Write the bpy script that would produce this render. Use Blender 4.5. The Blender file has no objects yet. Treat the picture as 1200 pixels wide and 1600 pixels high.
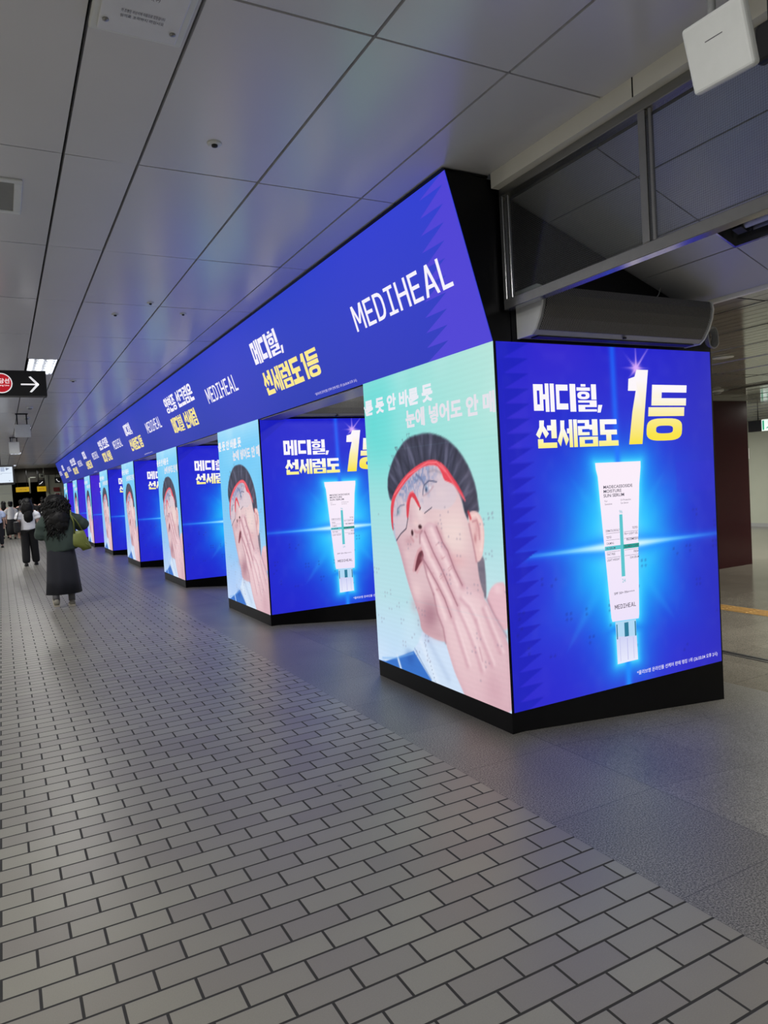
import bpy, bmesh, math, random
import numpy as np
from mathutils import Vector, Matrix, noise

random.seed(7)
SC = bpy.context.scene
COL = SC.collection

# ------------------------------------------------------------------ camera
YAW, PIT, ROL, FPX = 0.4880, -0.0404, -0.0576, 1123.81
fw = Vector((math.sin(YAW) * math.cos(PIT), math.cos(YAW) * math.cos(PIT), math.sin(PIT)))
r0 = Vector((math.cos(YAW), -math.sin(YAW), 0))
u0 = r0.cross(fw)
rt = r0 * math.cos(ROL) + u0 * math.sin(ROL)
up = -r0 * math.sin(ROL) + u0 * math.cos(ROL)
cam_data = bpy.data.cameras.new('camera')
cam_data.sensor_fit = 'HORIZONTAL'
cam_data.sensor_width = 36.0
cam_data.lens = 36.0 * FPX / 1200.0
cam_data.clip_end = 300
cam = bpy.data.objects.new('camera', cam_data)
COL.objects.link(cam)
cam.matrix_world = Matrix(((rt.x, up.x, -fw.x, 0), (rt.y, up.y, -fw.y, 0), (rt.z, up.z, -fw.z, 1.5), (0, 0, 0, 1)))
SC.camera = cam

# ------------------------------------------------------------------ world, exposure
w = bpy.data.worlds.new('world')
SC.world = w
w.use_nodes = True
w.node_tree.nodes['Background'].inputs[0].default_value = (0.5, 0.52, 0.55, 1)
w.node_tree.nodes['Background'].inputs[1].default_value = 0.02
SC.view_settings.view_transform = 'Standard'
SC.view_settings.look = 'None'
SC.view_settings.gamma = 1.0
SC.view_settings.exposure = 0.0
SC.view_settings.use_curve_mapping = False
LAMP_W = 74.0      # one corridor ceiling fixture
HALL_W = 150.0      # one lamp of the side hall
FIXTURE_Y = (-7.8, 0.85, 9.45, 18.05, 26.65, 35.2)

# ------------------------------------------------------------------ helpers
def S(r, g, b):
    f = lambda c: (c / 12.92) if c <= 0.04045 else ((c + 0.055) / 1.055) ** 2.4
    return (f(r / 255.0), f(g / 255.0), f(b / 255.0))

class MB:
    def __init__(s): s.v = []; s.f = []; s.m = []; s.sm = []
    def add(s, vs, fs, m=0, smooth=False):
        o = len(s.v); s.v += [tuple(p) for p in vs]
        for f in fs:
            s.f.append([o + i for i in f]); s.m.append(m); s.sm.append(smooth)
    def box(s, x0, x1, y0, y1, z0, z1, m=0):
        vs = [(x, y, z) for x in (x0, x1) for y in (y0, y1) for z in (z0, z1)]
        s.add(vs, [(0, 1, 3, 2), (4, 6, 7, 5), (0, 4, 5, 1), (2, 3, 7, 6), (0, 2, 6, 4), (1, 5, 7, 3)], m)
    def bbox(s, x0, x1, y0, y1, z0, z1, bev=0.005, seg=2, m=0):
        b = bmesh.new(); bmesh.ops.create_cube(b, size=1)
        for v in b.verts:
            v.co = Vector(((x0 + x1) / 2 + v.co.x * (x1 - x0), (y0 + y1) / 2 + v.co.y * (y1 - y0), (z0 + z1) / 2 + v.co.z * (z1 - z0)))
        bmesh.ops.bevel(b, geom=b.edges[:], offset=bev, segments=seg, affect='EDGES', profile=0.5)
        s.bm(b, m)
    def bm(s, b, m=0, smooth=False):
        b.verts.ensure_lookup_table(); b.verts.index_update()
        s.add([v.co[:] for v in b.verts], [[v.index for v in f.verts] for f in b.faces], m, smooth); b.free()
    def prism(s, prof, a0, a1, axis='y', m=0, caps=True):
        def P(p, a):
            return (p[0], a, p[1]) if axis == 'y' else (a, p[0], p[1]) if axis == 'x' else (p[0], p[1], a)
        n = len(prof); vs = [P(p, a0) for p in prof] + [P(p, a1) for p in prof]
        fs = [(i, (i + 1) % n, n + (i + 1) % n, n + i) for i in range(n)]
        if caps: fs += [tuple(range(n))[::-1], tuple(range(n, 2 * n))]
        s.add(vs, fs, m)
    def tube(s, pts, r, n=10, m=0, cap=True):
        pts = [Vector(p) for p in pts]; rs = r if isinstance(r, (list, tuple)) else [r] * len(pts)
        vs = []; fs = []
        for i, p in enumerate(pts):
            d = (pts[min(i + 1, len(pts) - 1)] - pts[max(i - 1, 0)]).normalized()
            a = d.orthogonal().normalized() if i == 0 else (pa - d * pa.dot(d)).normalized()
            pa = a; b = d.cross(a)
            for k in range(n):
                t = 2 * math.pi * k / n
                vs.append(p + (a * math.cos(t) + b * math.sin(t)) * rs[i])
        for i in range(len(pts) - 1):
            for k in range(n):
                fs.append((i * n + k, i * n + (k + 1) % n, (i + 1) * n + (k + 1) % n, (i + 1) * n + k))
        if cap: fs += [tuple(range(n))[::-1], tuple(range((len(pts) - 1) * n, len(pts) * n))]
        s.add(vs, fs, m, True)
    def disc(s, c, prof, axis='z', n=28, m=0):
        # lathe: prof = [(r, h)] along axis
        vs = []; fs = []
        for (r, h) in prof:
            for k in range(n):
                t = 2 * math.pi * k / n; a, b = r * math.cos(t), r * math.sin(t)
                vs.append((c[0] + a, c[1] + b, c[2] + h) if axis == 'z' else (c[0] + a, c[1] + h, c[2] + b) if axis == 'y' else (c[0] + h, c[1] + a, c[2] + b))
        for i in range(len(prof) - 1):
            for k in range(n):
                fs.append((i * n + k, i * n + (k + 1) % n, (i + 1) * n + (k + 1) % n, (i + 1) * n + k))
        fs.append(tuple(range(n))[::-1]); fs.append(tuple(range((len(prof) - 1) * n, len(prof) * n)))
        s.add(vs, fs, m, True)
    def build(s, name, mats, parent=None, colors=None, fixn=True):
        me = bpy.data.meshes.new(name); me.from_pydata(s.v, [], s.f); me.update()
        for mt in (mats if isinstance(mats, (list, tuple)) else [mats]): me.materials.append(mt)
        me.polygons.foreach_set('material_index', s.m); me.polygons.foreach_set('use_smooth', s.sm)
        if fixn:
            b = bmesh.new(); b.from_mesh(me); bmesh.ops.recalc_face_normals(b, faces=b.faces); b.to_mesh(me); b.free()
        if colors is not None: set_col(me, colors)
        return link(name, me, parent)

def link(name, me, parent=None):
    o = bpy.data.objects.new(name, me); COL.objects.link(o)
    if parent: o.parent = parent
    return o
def set_col(me, colors):
    at = me.color_attributes.new('Col', 'FLOAT_COLOR', 'POINT')
    c = np.ones((len(me.vertices), 4), np.float32); c[:, :3] = np.asarray(colors, np.float32)
    at.data.foreach_set('color', c.ravel())
def tag(o, label=None, cat=None, group=None, kind=None):
    if label: o['label'] = label
    if cat: o['category'] = cat
    if group: o['group'] = group
    if kind: o['kind'] = kind
    return o
def empty(name, loc=(0, 0, 0), rz=0):
    o = bpy.data.objects.new(name, None); COL.objects.link(o); o.location = loc; o.rotation_euler.z = rz
    o.empty_display_size = 0.1
    return o
def struct(o): o['kind'] = 'structure'; return o
def copy_tree(o, parent=None, swap=None):
    c = o.copy(); COL.objects.link(c); c.parent = parent
    if swap and o.data and o.data.name in swap: c.data = swap[o.data.name]
    for ch in list(o.children): copy_tree(ch, c, swap)
    return c

# ------------------------------------------------------------------ materials
def mat(name, col, rough=0.5, metal=0.0, spec=0.5, emit=None, es=0.0, var=0.0, vscale=8.0, bump=0.0, bscale=120.0, stretch=(1, 1, 1)):
    m = bpy.data.materials.new(name); m.use_nodes = True; nt = m.node_tree; b = nt.nodes['Principled BSDF']
    c = S(*col) if max(col) > 1 else col
    b.inputs['Base Color'].default_value = (*c, 1); b.inputs['Roughness'].default_value = rough
    b.inputs['Metallic'].default_value = metal; b.inputs['Specular IOR Level'].default_value = spec
    if emit:
        b.inputs['Emission Color'].default_value = (*S(*emit), 1); b.inputs['Emission Strength'].default_value = es
    if var or bump:
        tc = nt.nodes.new('ShaderNodeTexCoord'); mp = nt.nodes.new('ShaderNodeMapping'); mp.inputs['Scale'].default_value = stretch
        nt.links.new(tc.outputs['Object'], mp.inputs['Vector'])
    if var:
        n = nt.nodes.new('ShaderNodeTexNoise'); n.inputs['Scale'].default_value = vscale; n.inputs['Detail'].default_value = 5
        nt.links.new(mp.outputs[0], n.inputs['Vector'])
        r = nt.nodes.new('ShaderNodeMapRange'); r.inputs['To Min'].default_value = 1 - var; r.inputs['To Max'].default_value = 1 + var
        r.inputs['From Min'].default_value = 0.25; r.inputs['From Max'].default_value = 0.75
        nt.links.new(n.outputs['Fac'], r.inputs['Value'])
        mx = nt.nodes.new('ShaderNodeVectorMath'); mx.operation = 'SCALE'; mx.inputs[0].default_value = c
        nt.links.new(r.outputs[0], mx.inputs['Scale']); nt.links.new(mx.outputs[0], b.inputs['Base Color'])
    if bump:
        n2 = nt.nodes.new('ShaderNodeTexNoise'); n2.inputs['Scale'].default_value = bscale; n2.inputs['Detail'].default_value = 3
        nt.links.new(mp.outputs[0], n2.inputs['Vector'])
        bp = nt.nodes.new('ShaderNodeBump'); bp.inputs['Strength'].default_value = bump; bp.inputs['Distance'].default_value = 0.004
        nt.links.new(n2.outputs['Fac'], bp.inputs['Height']); nt.links.new(bp.outputs[0], b.inputs['Normal'])
    return m

M = {}
M['black'] = mat('black_powder_coat', (7, 7, 10), 0.4, 0.0, 0.25, var=0.15, vscale=30)
M['plinth'] = mat('black_plinth_laminate', (5, 5, 8), 0.35, 0.0, 0.15, var=0.2, vscale=12)
M['soffit'] = mat('grey_soffit_sheet', (120, 115, 130), 0.35, 0.2, var=0.05)
M['white_plastic'] = mat('white_plastic', (222, 225, 223), 0.45, var=0.03, vscale=20)
M['grey_plastic'] = mat('grey_plastic', (150, 152, 152), 0.45, var=0.04, vscale=20)
M['dark_plastic'] = mat('dark_plastic', (25, 25, 27), 0.5, var=0.1)
M['steel'] = mat('brushed_steel', (150, 150, 148), 0.3, 0.9, var=0.08, vscale=40, stretch=(1, 0.05, 1))
M['alu'] = mat('anodised_aluminium', (165, 165, 165), 0.22, 0.85, var=0.05, vscale=30)
M['header'] = mat('cream_painted_header', (236, 234, 222), 0.5, var=0.05, vscale=5)
M['wall'] = mat('pale_wall_panel', (170, 174, 160), 0.4, var=0.04, vscale=2)
M['darkwall'] = mat('dim_wall_panel', (150, 150, 146), 0.5, var=0.06, vscale=1.5)
M['lintel'] = mat('dim_brown_lintel_panel', (84, 80, 72), 0.5, var=0.1, vscale=1.5)
M['red'] = mat('dark_red_gloss_panel', (48, 9, 17), 0.16, 0.0, 0.35, var=0.12, vscale=2)
M['void'] = mat('dark_plenum', (12, 12, 13), 0.9, var=0.1)
M['sign'] = mat('black_sign_face', (22, 22, 24), 0.35, var=0.08)
M['yellow'] = mat('yellow_sign_face', (235, 190, 20), 0.5, emit=(235, 185, 10), es=0.35, var=0.05)
M['tact'] = mat('ochre_tactile_tile', (168, 130, 70), 0.55, var=0.12, vscale=6)
M['paper'] = mat('white_notice_paper', (225, 225, 220), 0.7, var=0.03)
M['ink'] = mat('dark_grey_ink', (70, 70, 80), 0.7, var=0.03)
M['lampglow'] = mat('fluorescent_glow', (250, 250, 250), 0.5, emit=(252, 253, 255), es=6.0, var=0.02)
M['mirror'] = mat('lamp_reflector', (190, 192, 196), 0.15, 0.9, var=0.04)
M['exitgreen'] = mat('green_exit_sign', (20, 150, 110), 0.4, emit=(10, 150, 110), es=0.9, var=0.05)
M['exitwhite'] = mat('lit_white_sign', (235, 245, 240), 0.4, emit=(230, 245, 238), es=0.9, var=0.03)
M['signwhite'] = mat('white_sign_graphic', (240, 240, 240), 0.5, emit=(240, 240, 240), es=0.75, var=0.02)
M['signred'] = mat('red_sign_graphic', (200, 25, 40), 0.5, emit=(190, 20, 35), es=0.6, var=0.04)
M['deadlamp'] = mat('frosted_unlit_diffuser', (228, 230, 236), 0.25, var=0.05)

def lit_material(name, mult=1.0):
    m = bpy.data.materials.new(name); m.use_nodes = True; nt = m.node_tree; b = nt.nodes['Principled BSDF']
    b.inputs['Base Color'].default_value = (0.012, 0.012, 0.014, 1); b.inputs['Roughness'].default_value = 0.55
    b.inputs['Specular IOR Level'].default_value = 0.2
    a = nt.nodes.new('ShaderNodeVertexColor'); a.layer_name = 'Col'
    nt.links.new(a.outputs['Color'], b.inputs['Emission Color']); b.inputs['Emission Strength'].default_value = mult
    m.cycles.emission_sampling = 'NONE'
    return m
M['led'] = lit_material('led_screen_pixels')
M['monitor'] = lit_material('monitor_pixels')

def glass_mat():
    m = bpy.data.materials.new('wired_glass'); m.use_nodes = True; nt = m.node_tree
    out = nt.nodes['Material Output']; nt.nodes.remove(nt.nodes['Principled BSDF'])
    tr = nt.nodes.new('ShaderNodeBsdfTransparent'); tr.inputs[0].default_value = (0.78, 0.82, 0.82, 1)
    gl = nt.nodes.new('ShaderNodeBsdfGlossy'); gl.inputs[0].default_value = (0.9, 0.9, 0.9, 1); gl.inputs[1].default_value = 0.08
    wi = nt.nodes.new('ShaderNodeBsdfDiffuse'); wi.inputs[0].default_value = (0.14, 0.145, 0.15, 1)
    tc = nt.nodes.new('ShaderNodeTexCoord'); sp = nt.nodes.new('ShaderNodeSeparateXYZ'); nt.links.new(tc.outputs['Object'], sp.inputs[0])
    def grid(out_):
        a = nt.nodes.new('ShaderNodeMath'); a.operation = 'PINGPONG'; a.inputs[1].default_value = 0.005; nt.links.new(out_, a.inputs[0])
        b = nt.nodes.new('ShaderNodeMath'); b.operation = 'LESS_THAN'; b.inputs[1].default_value = 0.00045; nt.links.new(a.outputs[0], b.inputs[0]); return b
    gy, gz = grid(sp.outputs['Y']), grid(sp.outputs['Z'])
    mx = nt.nodes.new('ShaderNodeMath'); mx.operation = 'MAXIMUM'; nt.links.new(gy.outputs[0], mx.inputs[0]); nt.links.new(gz.outputs[0], mx.inputs[1])
    fr = nt.nodes.new('ShaderNodeFresnel'); fr.inputs[0].default_value = 1.45
    m1 = nt.nodes.new('ShaderNodeMixShader'); nt.links.new(fr.outputs[0], m1.inputs[0]); nt.links.new(tr.outputs[0], m1.inputs[1]); nt.links.new(gl.outputs[0], m1.inputs[2])
    m2 = nt.nodes.new('ShaderNodeMixShader'); nt.links.new(mx.outputs[0], m2.inputs[0]); nt.links.new(m1.outputs[0], m2.inputs[1]); nt.links.new(wi.outputs[0], m2.inputs[2])
    nt.links.new(m2.outputs[0], out.inputs[0])
    return m
M['glass'] = glass_mat()

def brick_floor():
    m = bpy.data.materials.new('corridor_brick_tile'); m.use_nodes = True; nt = m.node_tree; b = nt.nodes['Principled BSDF']
    tc = nt.nodes.new('ShaderNodeTexCoord'); mp = nt.nodes.new('ShaderNodeMapping'); mp.inputs['Location'].default_value = (0.104, -1.25, 0)
    nt.links.new(tc.outputs['Object'], mp.inputs[0])
    br = nt.nodes.new('ShaderNodeTexBrick'); br.offset = 0.5; br.offset_frequency = 2; br.squash = 1.0
    for k, v in (('Scale', 1.0), ('Mortar Size', 0.0052), ('Mortar Smooth', 0.25), ('Bias', 0.0), ('Brick Width', 0.2135), ('Row Height', 0.1095)): br.inputs[k].default_value = v
    br.inputs['Color1'].default_value = (*S(126, 124, 114), 1); br.inputs['Color2'].default_value = (*S(114, 110, 104), 1); br.inputs['Mortar'].default_value = (*S(30, 29, 28), 1)
    nt.links.new(mp.outputs[0], br.inputs['Vector'])
    n = nt.nodes.new('ShaderNodeTexNoise'); n.inputs['Scale'].default_value = 260; n.inputs['Detail'].default_value = 3; nt.links.new(tc.outputs['Object'], n.inputs['Vector'])
    n3 = nt.nodes.new('ShaderNodeTexNoise'); n3.inputs['Scale'].default_value = 1.1; n3.inputs['Detail'].default_value = 4; nt.links.new(tc.outputs['Object'], n3.inputs['Vector'])
    r = nt.nodes.new('ShaderNodeMapRange'); r.inputs['To Min'].default_value = 0.86; r.inputs['To Max'].default_value = 1.14; nt.links.new(n.outputs[0], r.inputs[0])
    r3 = nt.nodes.new('ShaderNodeMapRange'); r3.inputs['To Min'].default_value = 0.88; r3.inputs['To Max'].default_value = 1.12; nt.links.new(n3.outputs[0], r3.inputs[0])
    mm = nt.nodes.new('ShaderNodeMath'); mm.operation = 'MULTIPLY'; nt.links.new(r.outputs[0], mm.inputs[0]); nt.links.new(r3.outputs[0], mm.inputs[1])
    # worn specks
    vo = nt.nodes.new('ShaderNodeTexVoronoi'); vo.inputs['Scale'].default_value = 1.9; nt.links.new(tc.outputs['Object'], vo.inputs['Vector'])
    lt = nt.nodes.new('ShaderNodeMath'); lt.operation = 'GREATER_THAN'; lt.inputs[1].default_value = 0.028; nt.links.new(vo.outputs['Distance'], lt.inputs[0])
    r4 = nt.nodes.new('ShaderNodeMapRange'); r4.inputs['To Min'].default_value = 0.55; nt.links.new(lt.outputs[0], r4.inputs[0])
    mm2 = nt.nodes.new('ShaderNodeMath'); mm2.operation = 'MULTIPLY'; nt.links.new(mm.outputs[0], mm2.inputs[0]); nt.links.new(r4.outputs[0], mm2.inputs[1])
    vm = nt.nodes.new('ShaderNodeVectorMath'); vm.operation = 'SCALE'; nt.links.new(br.outputs['Color'], vm.inputs[0]); nt.links.new(mm2.outputs[0], vm.inputs['Scale'])
    nt.links.new(vm.outputs[0], b.inputs['Base Color'])
    rr = nt.nodes.new('ShaderNodeMapRange'); rr.inputs['To Min'].default_value = 0.37; rr.inputs['To Max'].default_value = 0.85; nt.links.new(br.outputs['Fac'], rr.inputs[0])
    nt.links.new(rr.outputs[0], b.inputs['Roughness'])
    iv = nt.nodes.new('ShaderNodeMath'); iv.operation = 'SUBTRACT'; iv.inputs[0].default_value = 1.0; nt.links.new(br.outputs['Fac'], iv.inputs[1])
    bu = nt.nodes.new('ShaderNodeBump'); bu.inputs['Strength'].default_value = 0.6; bu.inputs['Distance'].default_value = 0.004
    nt.links.new(iv.outputs[0], bu.inputs['Height']); nt.links.new(bu.outputs[0], b.inputs['Normal'])
    return m
def granite(name, base, px, py, loc, rough, speck=0.75, seam=0.0022, scale=150):
    m = bpy.data.materials.new(name); m.use_nodes = True; nt = m.node_tree; b = nt.nodes['Principled BSDF']
    tc = nt.nodes.new('ShaderNodeTexCoord'); mp = nt.nodes.new('ShaderNodeMapping'); mp.inputs['Location'].default_value = loc
    nt.links.new(tc.outputs['Object'], mp.inputs[0])
    br = nt.nodes.new('ShaderNodeTexBrick'); br.offset = 0.0; br.squash = 1.0
    for k, v in (('Scale', 1.0), ('Mortar Size', seam), ('Mortar Smooth', 0.3), ('Bias', 0.0), ('Brick Width', px), ('Row Height', py)): br.inputs[k].default_value = v
    c = S(*base)
    br.inputs['Color1'].default_value = (*[x * 1.08 for x in c], 1); br.inputs['Color2'].default_value = (*[x * 0.92 for x in c], 1); br.inputs['Mortar'].default_value = (*[x * 0.3 for x in c], 1)
    nt.links.new(mp.outputs[0], br.inputs['Vector'])
    n = nt.nodes.new('ShaderNodeTexNoise'); n.inputs['Scale'].default_value = scale; n.inputs['Detail'].default_value = 2; n.inputs['Roughness'].default_value = 0.7; nt.links.new(tc.outputs['Object'], n.inputs['Vector'])
    r = nt.nodes.new('ShaderNodeMapRange'); r.inputs['From Min'].default_value = 0.4; r.inputs['From Max'].default_value = 0.6; r.inputs['To Min'].default_value = 1 - speck; r.inputs['To Max'].default_value = 1 + speck; nt.links.new(n.outputs[0], r.inputs[0])
    n2 = nt.nodes.new('ShaderNodeTexNoise'); n2.inputs['Scale'].default_value = 2.2; n2.inputs['Detail'].default_value = 5; nt.links.new(tc.outputs['Object'], n2.inputs['Vector'])
    r2 = nt.nodes.new('ShaderNodeMapRange'); r2.inputs['To Min'].default_value = 0.75; r2.inputs['To Max'].default_value = 1.25; nt.links.new(n2.outputs[0], r2.inputs[0])
    mm = nt.nodes.new('ShaderNodeMath'); mm.operation = 'MULTIPLY'; nt.links.new(r.outputs[0], mm.inputs[0]); nt.links.new(r2.outputs[0], mm.inputs[1])
    vm = nt.nodes.new('ShaderNodeVectorMath'); vm.operation = 'SCALE'; nt.links.new(br.outputs['Color'], vm.inputs[0]); nt.links.new(mm.outputs[0], vm.inputs['Scale'])
    nt.links.new(vm.outputs[0], b.inputs['Base Color'])
    b.inputs['Roughness'].default_value = rough
    return m
M['brick'] = brick_floor()
M['granite'] = granite('flamed_granite_slab', (100, 98, 93), 0.62, 0.67, (-1.985, -1.705 + 6.7, 0), 0.4)
M['hallfloor'] = granite('polished_hall_granite', (118, 114, 104), 0.6, 0.6, (0, 0, 0), 0.16, 0.3)
M['ceil'] = mat('satin_metal_ceiling_panel', (218, 218, 220), 0.23, 0.0, 0.75, var=0.04, vscale=0.8, bump=0.02, bscale=3.0)
M['hallceil'] = mat('glossy_strip_ceiling', (176, 176, 164), 0.10, 0.1, 0.7, var=0.04, vscale=1)
M['slopeceil'] = mat('grey_slope_ceiling_panel', (190, 190, 194), 0.3, 0.0, 0.5, var=0.05, vscale=1)

# ------------------------------------------------------------------ key dimensions
PX, PL, PW, ZT, ZB = 2.526, 1.66, 1.85, 2.268, 0.123
PY = [3.321, 7.547, 11.682, 15.929, 20.164, 24.384, 28.771, 33.242]
CZ = 3.2                                     # corridor ceiling
SLX0, SLZ0, SLK = 2.65, 3.12, 0.364          # sloping ceiling of the passages
slz = lambda x: SLZ0 - SLK * (x - SLX0)
RX, RK, HZ = 2.61, 0.085, -0.19              # ramp start, slope, side hall floor
RX1 = RX - HZ / RK
Y0, Y1 = -9.0, 40.0

# ------------------------------------------------------------------ setting: floors
b = MB(); b.add([(-6, Y0, 0), (1.985, Y0, 0), (1.985, Y1 + 10, 0), (-6, Y1 + 10, 0)], [(0, 1, 2, 3)])
b.add([(-6, Y0, -.1), (1.985, Y0, -.1), (1.985, Y1 + 10, -.1), (-6, Y1 + 10, -.1)], [(3, 2, 1, 0)])
tag(struct(b.build('floor', M['brick'])), 'grey brick tile corridor floor')
b = MB()
b.prism([(1.985, 0.0), (RX, 0.0), (RX1, HZ), (RX1, HZ - .12), (1.985, -.12)], Y0, Y1, 'y')
tag(struct(b.build('floor', M['granite'])), 'speckled grey granite floor sloping down between the columns')
b = MB(); b.box(RX1, 17.3, Y0, Y1, HZ - .12, HZ)
tag(struct(b.build('floor', M['hallfloor'])), 'polished brown grey floor of the side hall')

# tactile strip, shutter rail
b = MB(); b.box(7.26, 7.53, Y0, Y1, HZ, HZ + .004)
for yy in np.arange(1.0, 12.0, 0.3):
    for k in range(4): b.box(7.285 + k * .065, 7.315 + k * .065, yy + .01, yy + .28, HZ + .004, HZ + .009)
tag(struct(b.build('trim_1', M['tact'])), 'ochre tactile paving strip on the side hall floor')
b = MB(); b.box(5.57, 5.60, Y0, 12, HZ, HZ + .006); b.box(5.63, 5.66, Y0, 12, HZ, HZ + .006); b.box(5.60, 5.63, Y0, 12, HZ, HZ + .001, 1)
tag(struct(b.build('trim_2', [M['steel'], M['void']])), 'steel shutter rail set in the side hall floor')

# ------------------------------------------------------------------ setting: ceilings
xs = [-5.9, -5.28, -4.66, -4.04, -3.42, -2.8, -2.2, -1.58, -0.94, -0.28, 0.39, 0.74, 1.38, 2.02, 2.56]
ys = [2.455 + 1.41 * k for k in range(-8, 27)]
b = MB()
for i in range(len(xs) - 1):
    for j in range(len(ys) - 1):
        x0, x1, y0, y1 = xs[i] + .007, xs[i + 1] - .007, ys[j] + (.0015 if i == 10 else .006), ys[j + 1] - (.0015 if i == 10 else .006)
        segs = [(y0, y1)]
        if i in (10,) :
            # the narrow service strip: openings for the lamps
            segs = []
            cuts = sorted([(f - .01, f + 1.16) for f in FIXTURE_Y])
            a = y0
            for c0, c1 in cuts:
                if c1 <= a or c0 >= y1: continue
                if c0 > a + .02: segs.append((a, c0))
                a = min(max(a, c1), y1)
            if a < y1 - .02: segs.append((a, y1))
        for s0, s1 in segs:
            tz = random.uniform(-.0012, .0012); tx = random.uniform(-.0012, .0012)
            q = .006
            vs = [(x0, s0, CZ + tz + tx), (x1, s0, CZ + tz - tx), (x1, s1, CZ - tz - tx), (x0, s1, CZ - tz + tx)]
            vs2 = [(p[0], p[1], CZ + .05) for p in vs]
            b.add(vs + vs2, [(0, 1, 2, 3), (0, 4, 5, 1), (1, 5, 6, 2), (2, 6, 7, 3), (3, 7, 4, 0)])
o = b.build('ceiling', M['ceil'], fixn=False)
tag(struct(o), 'grey satin metal panel ceiling of the corridor')
b = MB(); b.box(-6, 2.62, Y0, Y1, CZ + .12, CZ + .16)
struct(b.build('ceiling', M['void']))
# sloping ceiling over the passages
sxs = [2.72, 3.0, 3.45, 3.76, 4.17]
sys_ = [2.665 + 1.41 * k for k in range(-8, 27)]
b = MB()
def slq(b, x0, x1, y0, y1, m=0):
    vs = [(x0, y0, slz(x0)), (x1, y0, slz(x1)), (x1, y1, slz(x1)), (x0, y1, slz(x0))]
    vs2 = [(p[0] + .01, p[1], p[2] + .04) for p in vs]
    b.add(vs + vs2, [(0, 1, 2, 3), (0, 4, 5, 1), (1, 5, 6, 2), (2, 6, 7, 3), (3, 7, 4, 0)], m)
for i in range(4):
    for j in range(len(sys_) - 1):
        if i == 2 and j == 7:      # opening of the recessed lamp
            slq(b, sxs[i] + .005, 3.58, sys_[j] + .004, sys_[j + 1] - .004)
            slq(b, 3.58, sxs[i + 1] - .005, sys_[j] + .004, 1.43)
            continue
        slq(b, sxs[i] + .005, sxs[i + 1] - .005, sys_[j] + .004, sys_[j + 1] - .004)
tag(struct(b.build('ceiling', M['slopeceil'], fixn=False)), 'sloping grey panel ceiling of the passage between the columns')
b = MB(); vs = [(2.66, Y0, slz(2.66) + .12), (4.2, Y0, slz(4.2) + .12), (4.2, Y1, slz(4.2) + .12), (2.66, Y1, slz(2.66) + .12)]
b.add(vs, [(0, 1, 2, 3)]); struct(b.build('ceiling', M['void'], fixn=False))
# side hall strip ceiling
b = MB()
b.box(4.175, 4.215, Y0, Y1, 2.545, 2.60, 1)
xx = 4.22
while xx < 17.2:
    b.box(xx, min(xx + .115, 17.3), Y0, Y1, 2.55, 2.58); xx += .125
for k in range(18): b.box(4.515 + .75 * k, 4.527 + .75 * k, Y0, Y1, 2.546, 2.58, 2)
for yy in np.arange(-7.4, 39, 2.6): b.box(4.22, 17.3, yy, yy + .012, 2.5485, 2.58, 3)
b.box(9.25, 9.31, Y0, 7.64, 2.53, 2.56, 2)
tag(struct(b.build('ceiling', [M['hallceil'], M['header'], M['alu'], M['void']])), 'glossy strip ceiling of the side hall')
b = MB(); b.box(4.18, 17.3, Y0, Y1, 2.6, 2.64); struct(b.build('ceiling', M['void']))

# ------------------------------------------------------------------ setting: walls
b = MB(); b.box(-6.1, -6, Y0, Y1, 0, 3.35); tag(struct(b.build('wall_left', M['darkwall'])), 'far left corridor wall')
b = MB(); b.box(-6, 17.3, Y0 - .1, Y0, -.3, 3.35); tag(struct(b.build('wall_back', M['darkwall'])), 'corridor end behind the viewer')
b = MB(); b.box(17.3, 17.4, Y0, Y1, -.3, 2.7); b.box(17.27, 17.3, Y0, Y1, HZ, HZ + .09, 1); b.box(17.285, 17.3, Y0, Y1, 2.28, 2.30, 1)
tag(struct(b.build('wall_right', [M['wall'], M['grey_plastic']])), 'pale grey green wall across the side hall')
b = MB(); b.box(7.2, 10.9, 7.64, 7.9, HZ, 2.55); b.box(7.2, 10.9, 7.63, 7.64, 2.50, 2.55, 1)
tag(struct(b.build('wall_red', [M['red'], M['darkwall']])), 'dark red glossy partition in the side hall')
# far end: lintel, piers, dark opening
b = MB()
b.box(-6, 2.9, Y1, Y1 + .3, 2.55, 3.35)
b.box(-6, -0.6, Y1, Y1 + .3, 0, 2.55)
b.box(2.9, 17.3, Y1, Y1 + .3, -.3, 3.35)
tag(struct(b.build('wall_far', M['lintel'])), 'dim end wall with the opening the crowd walks into')
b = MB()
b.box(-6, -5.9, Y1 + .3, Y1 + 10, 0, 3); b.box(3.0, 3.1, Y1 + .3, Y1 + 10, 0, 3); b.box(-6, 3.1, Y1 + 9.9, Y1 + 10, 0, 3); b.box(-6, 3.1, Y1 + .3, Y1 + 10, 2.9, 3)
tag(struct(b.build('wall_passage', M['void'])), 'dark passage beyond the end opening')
b = MB(); b.box(-.35, .52, 38.6, 39.3, 0, CZ); b.box(-.36, .53, 38.59, 39.31, 2.0, 2.02, 1)
tag(struct(b.build('trim_3', [M['wall'], M['grey_plastic']])), 'pale column left of the far opening')
b = MB(); b.box(2.02, 2.14, 39.3, 39.5, 0, 2.85); b.box(2.14, 2.9, 39.42, 39.5, 0, 2.85)
tag(struct(b.build('trim_4', M['wall'])), 'pale panelled wall piece at the far end right of the opening')
b = MB(); b.box(1.28, 1.34, 39.3, 39.4, 2.0, 2.78); b.box(1.28, 1.60, 39.3, 39.4, 2.74, 2.78)
tag(struct(b.build('trim_5', M['wall'])), 'thin pale door frame at the far end')
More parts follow.
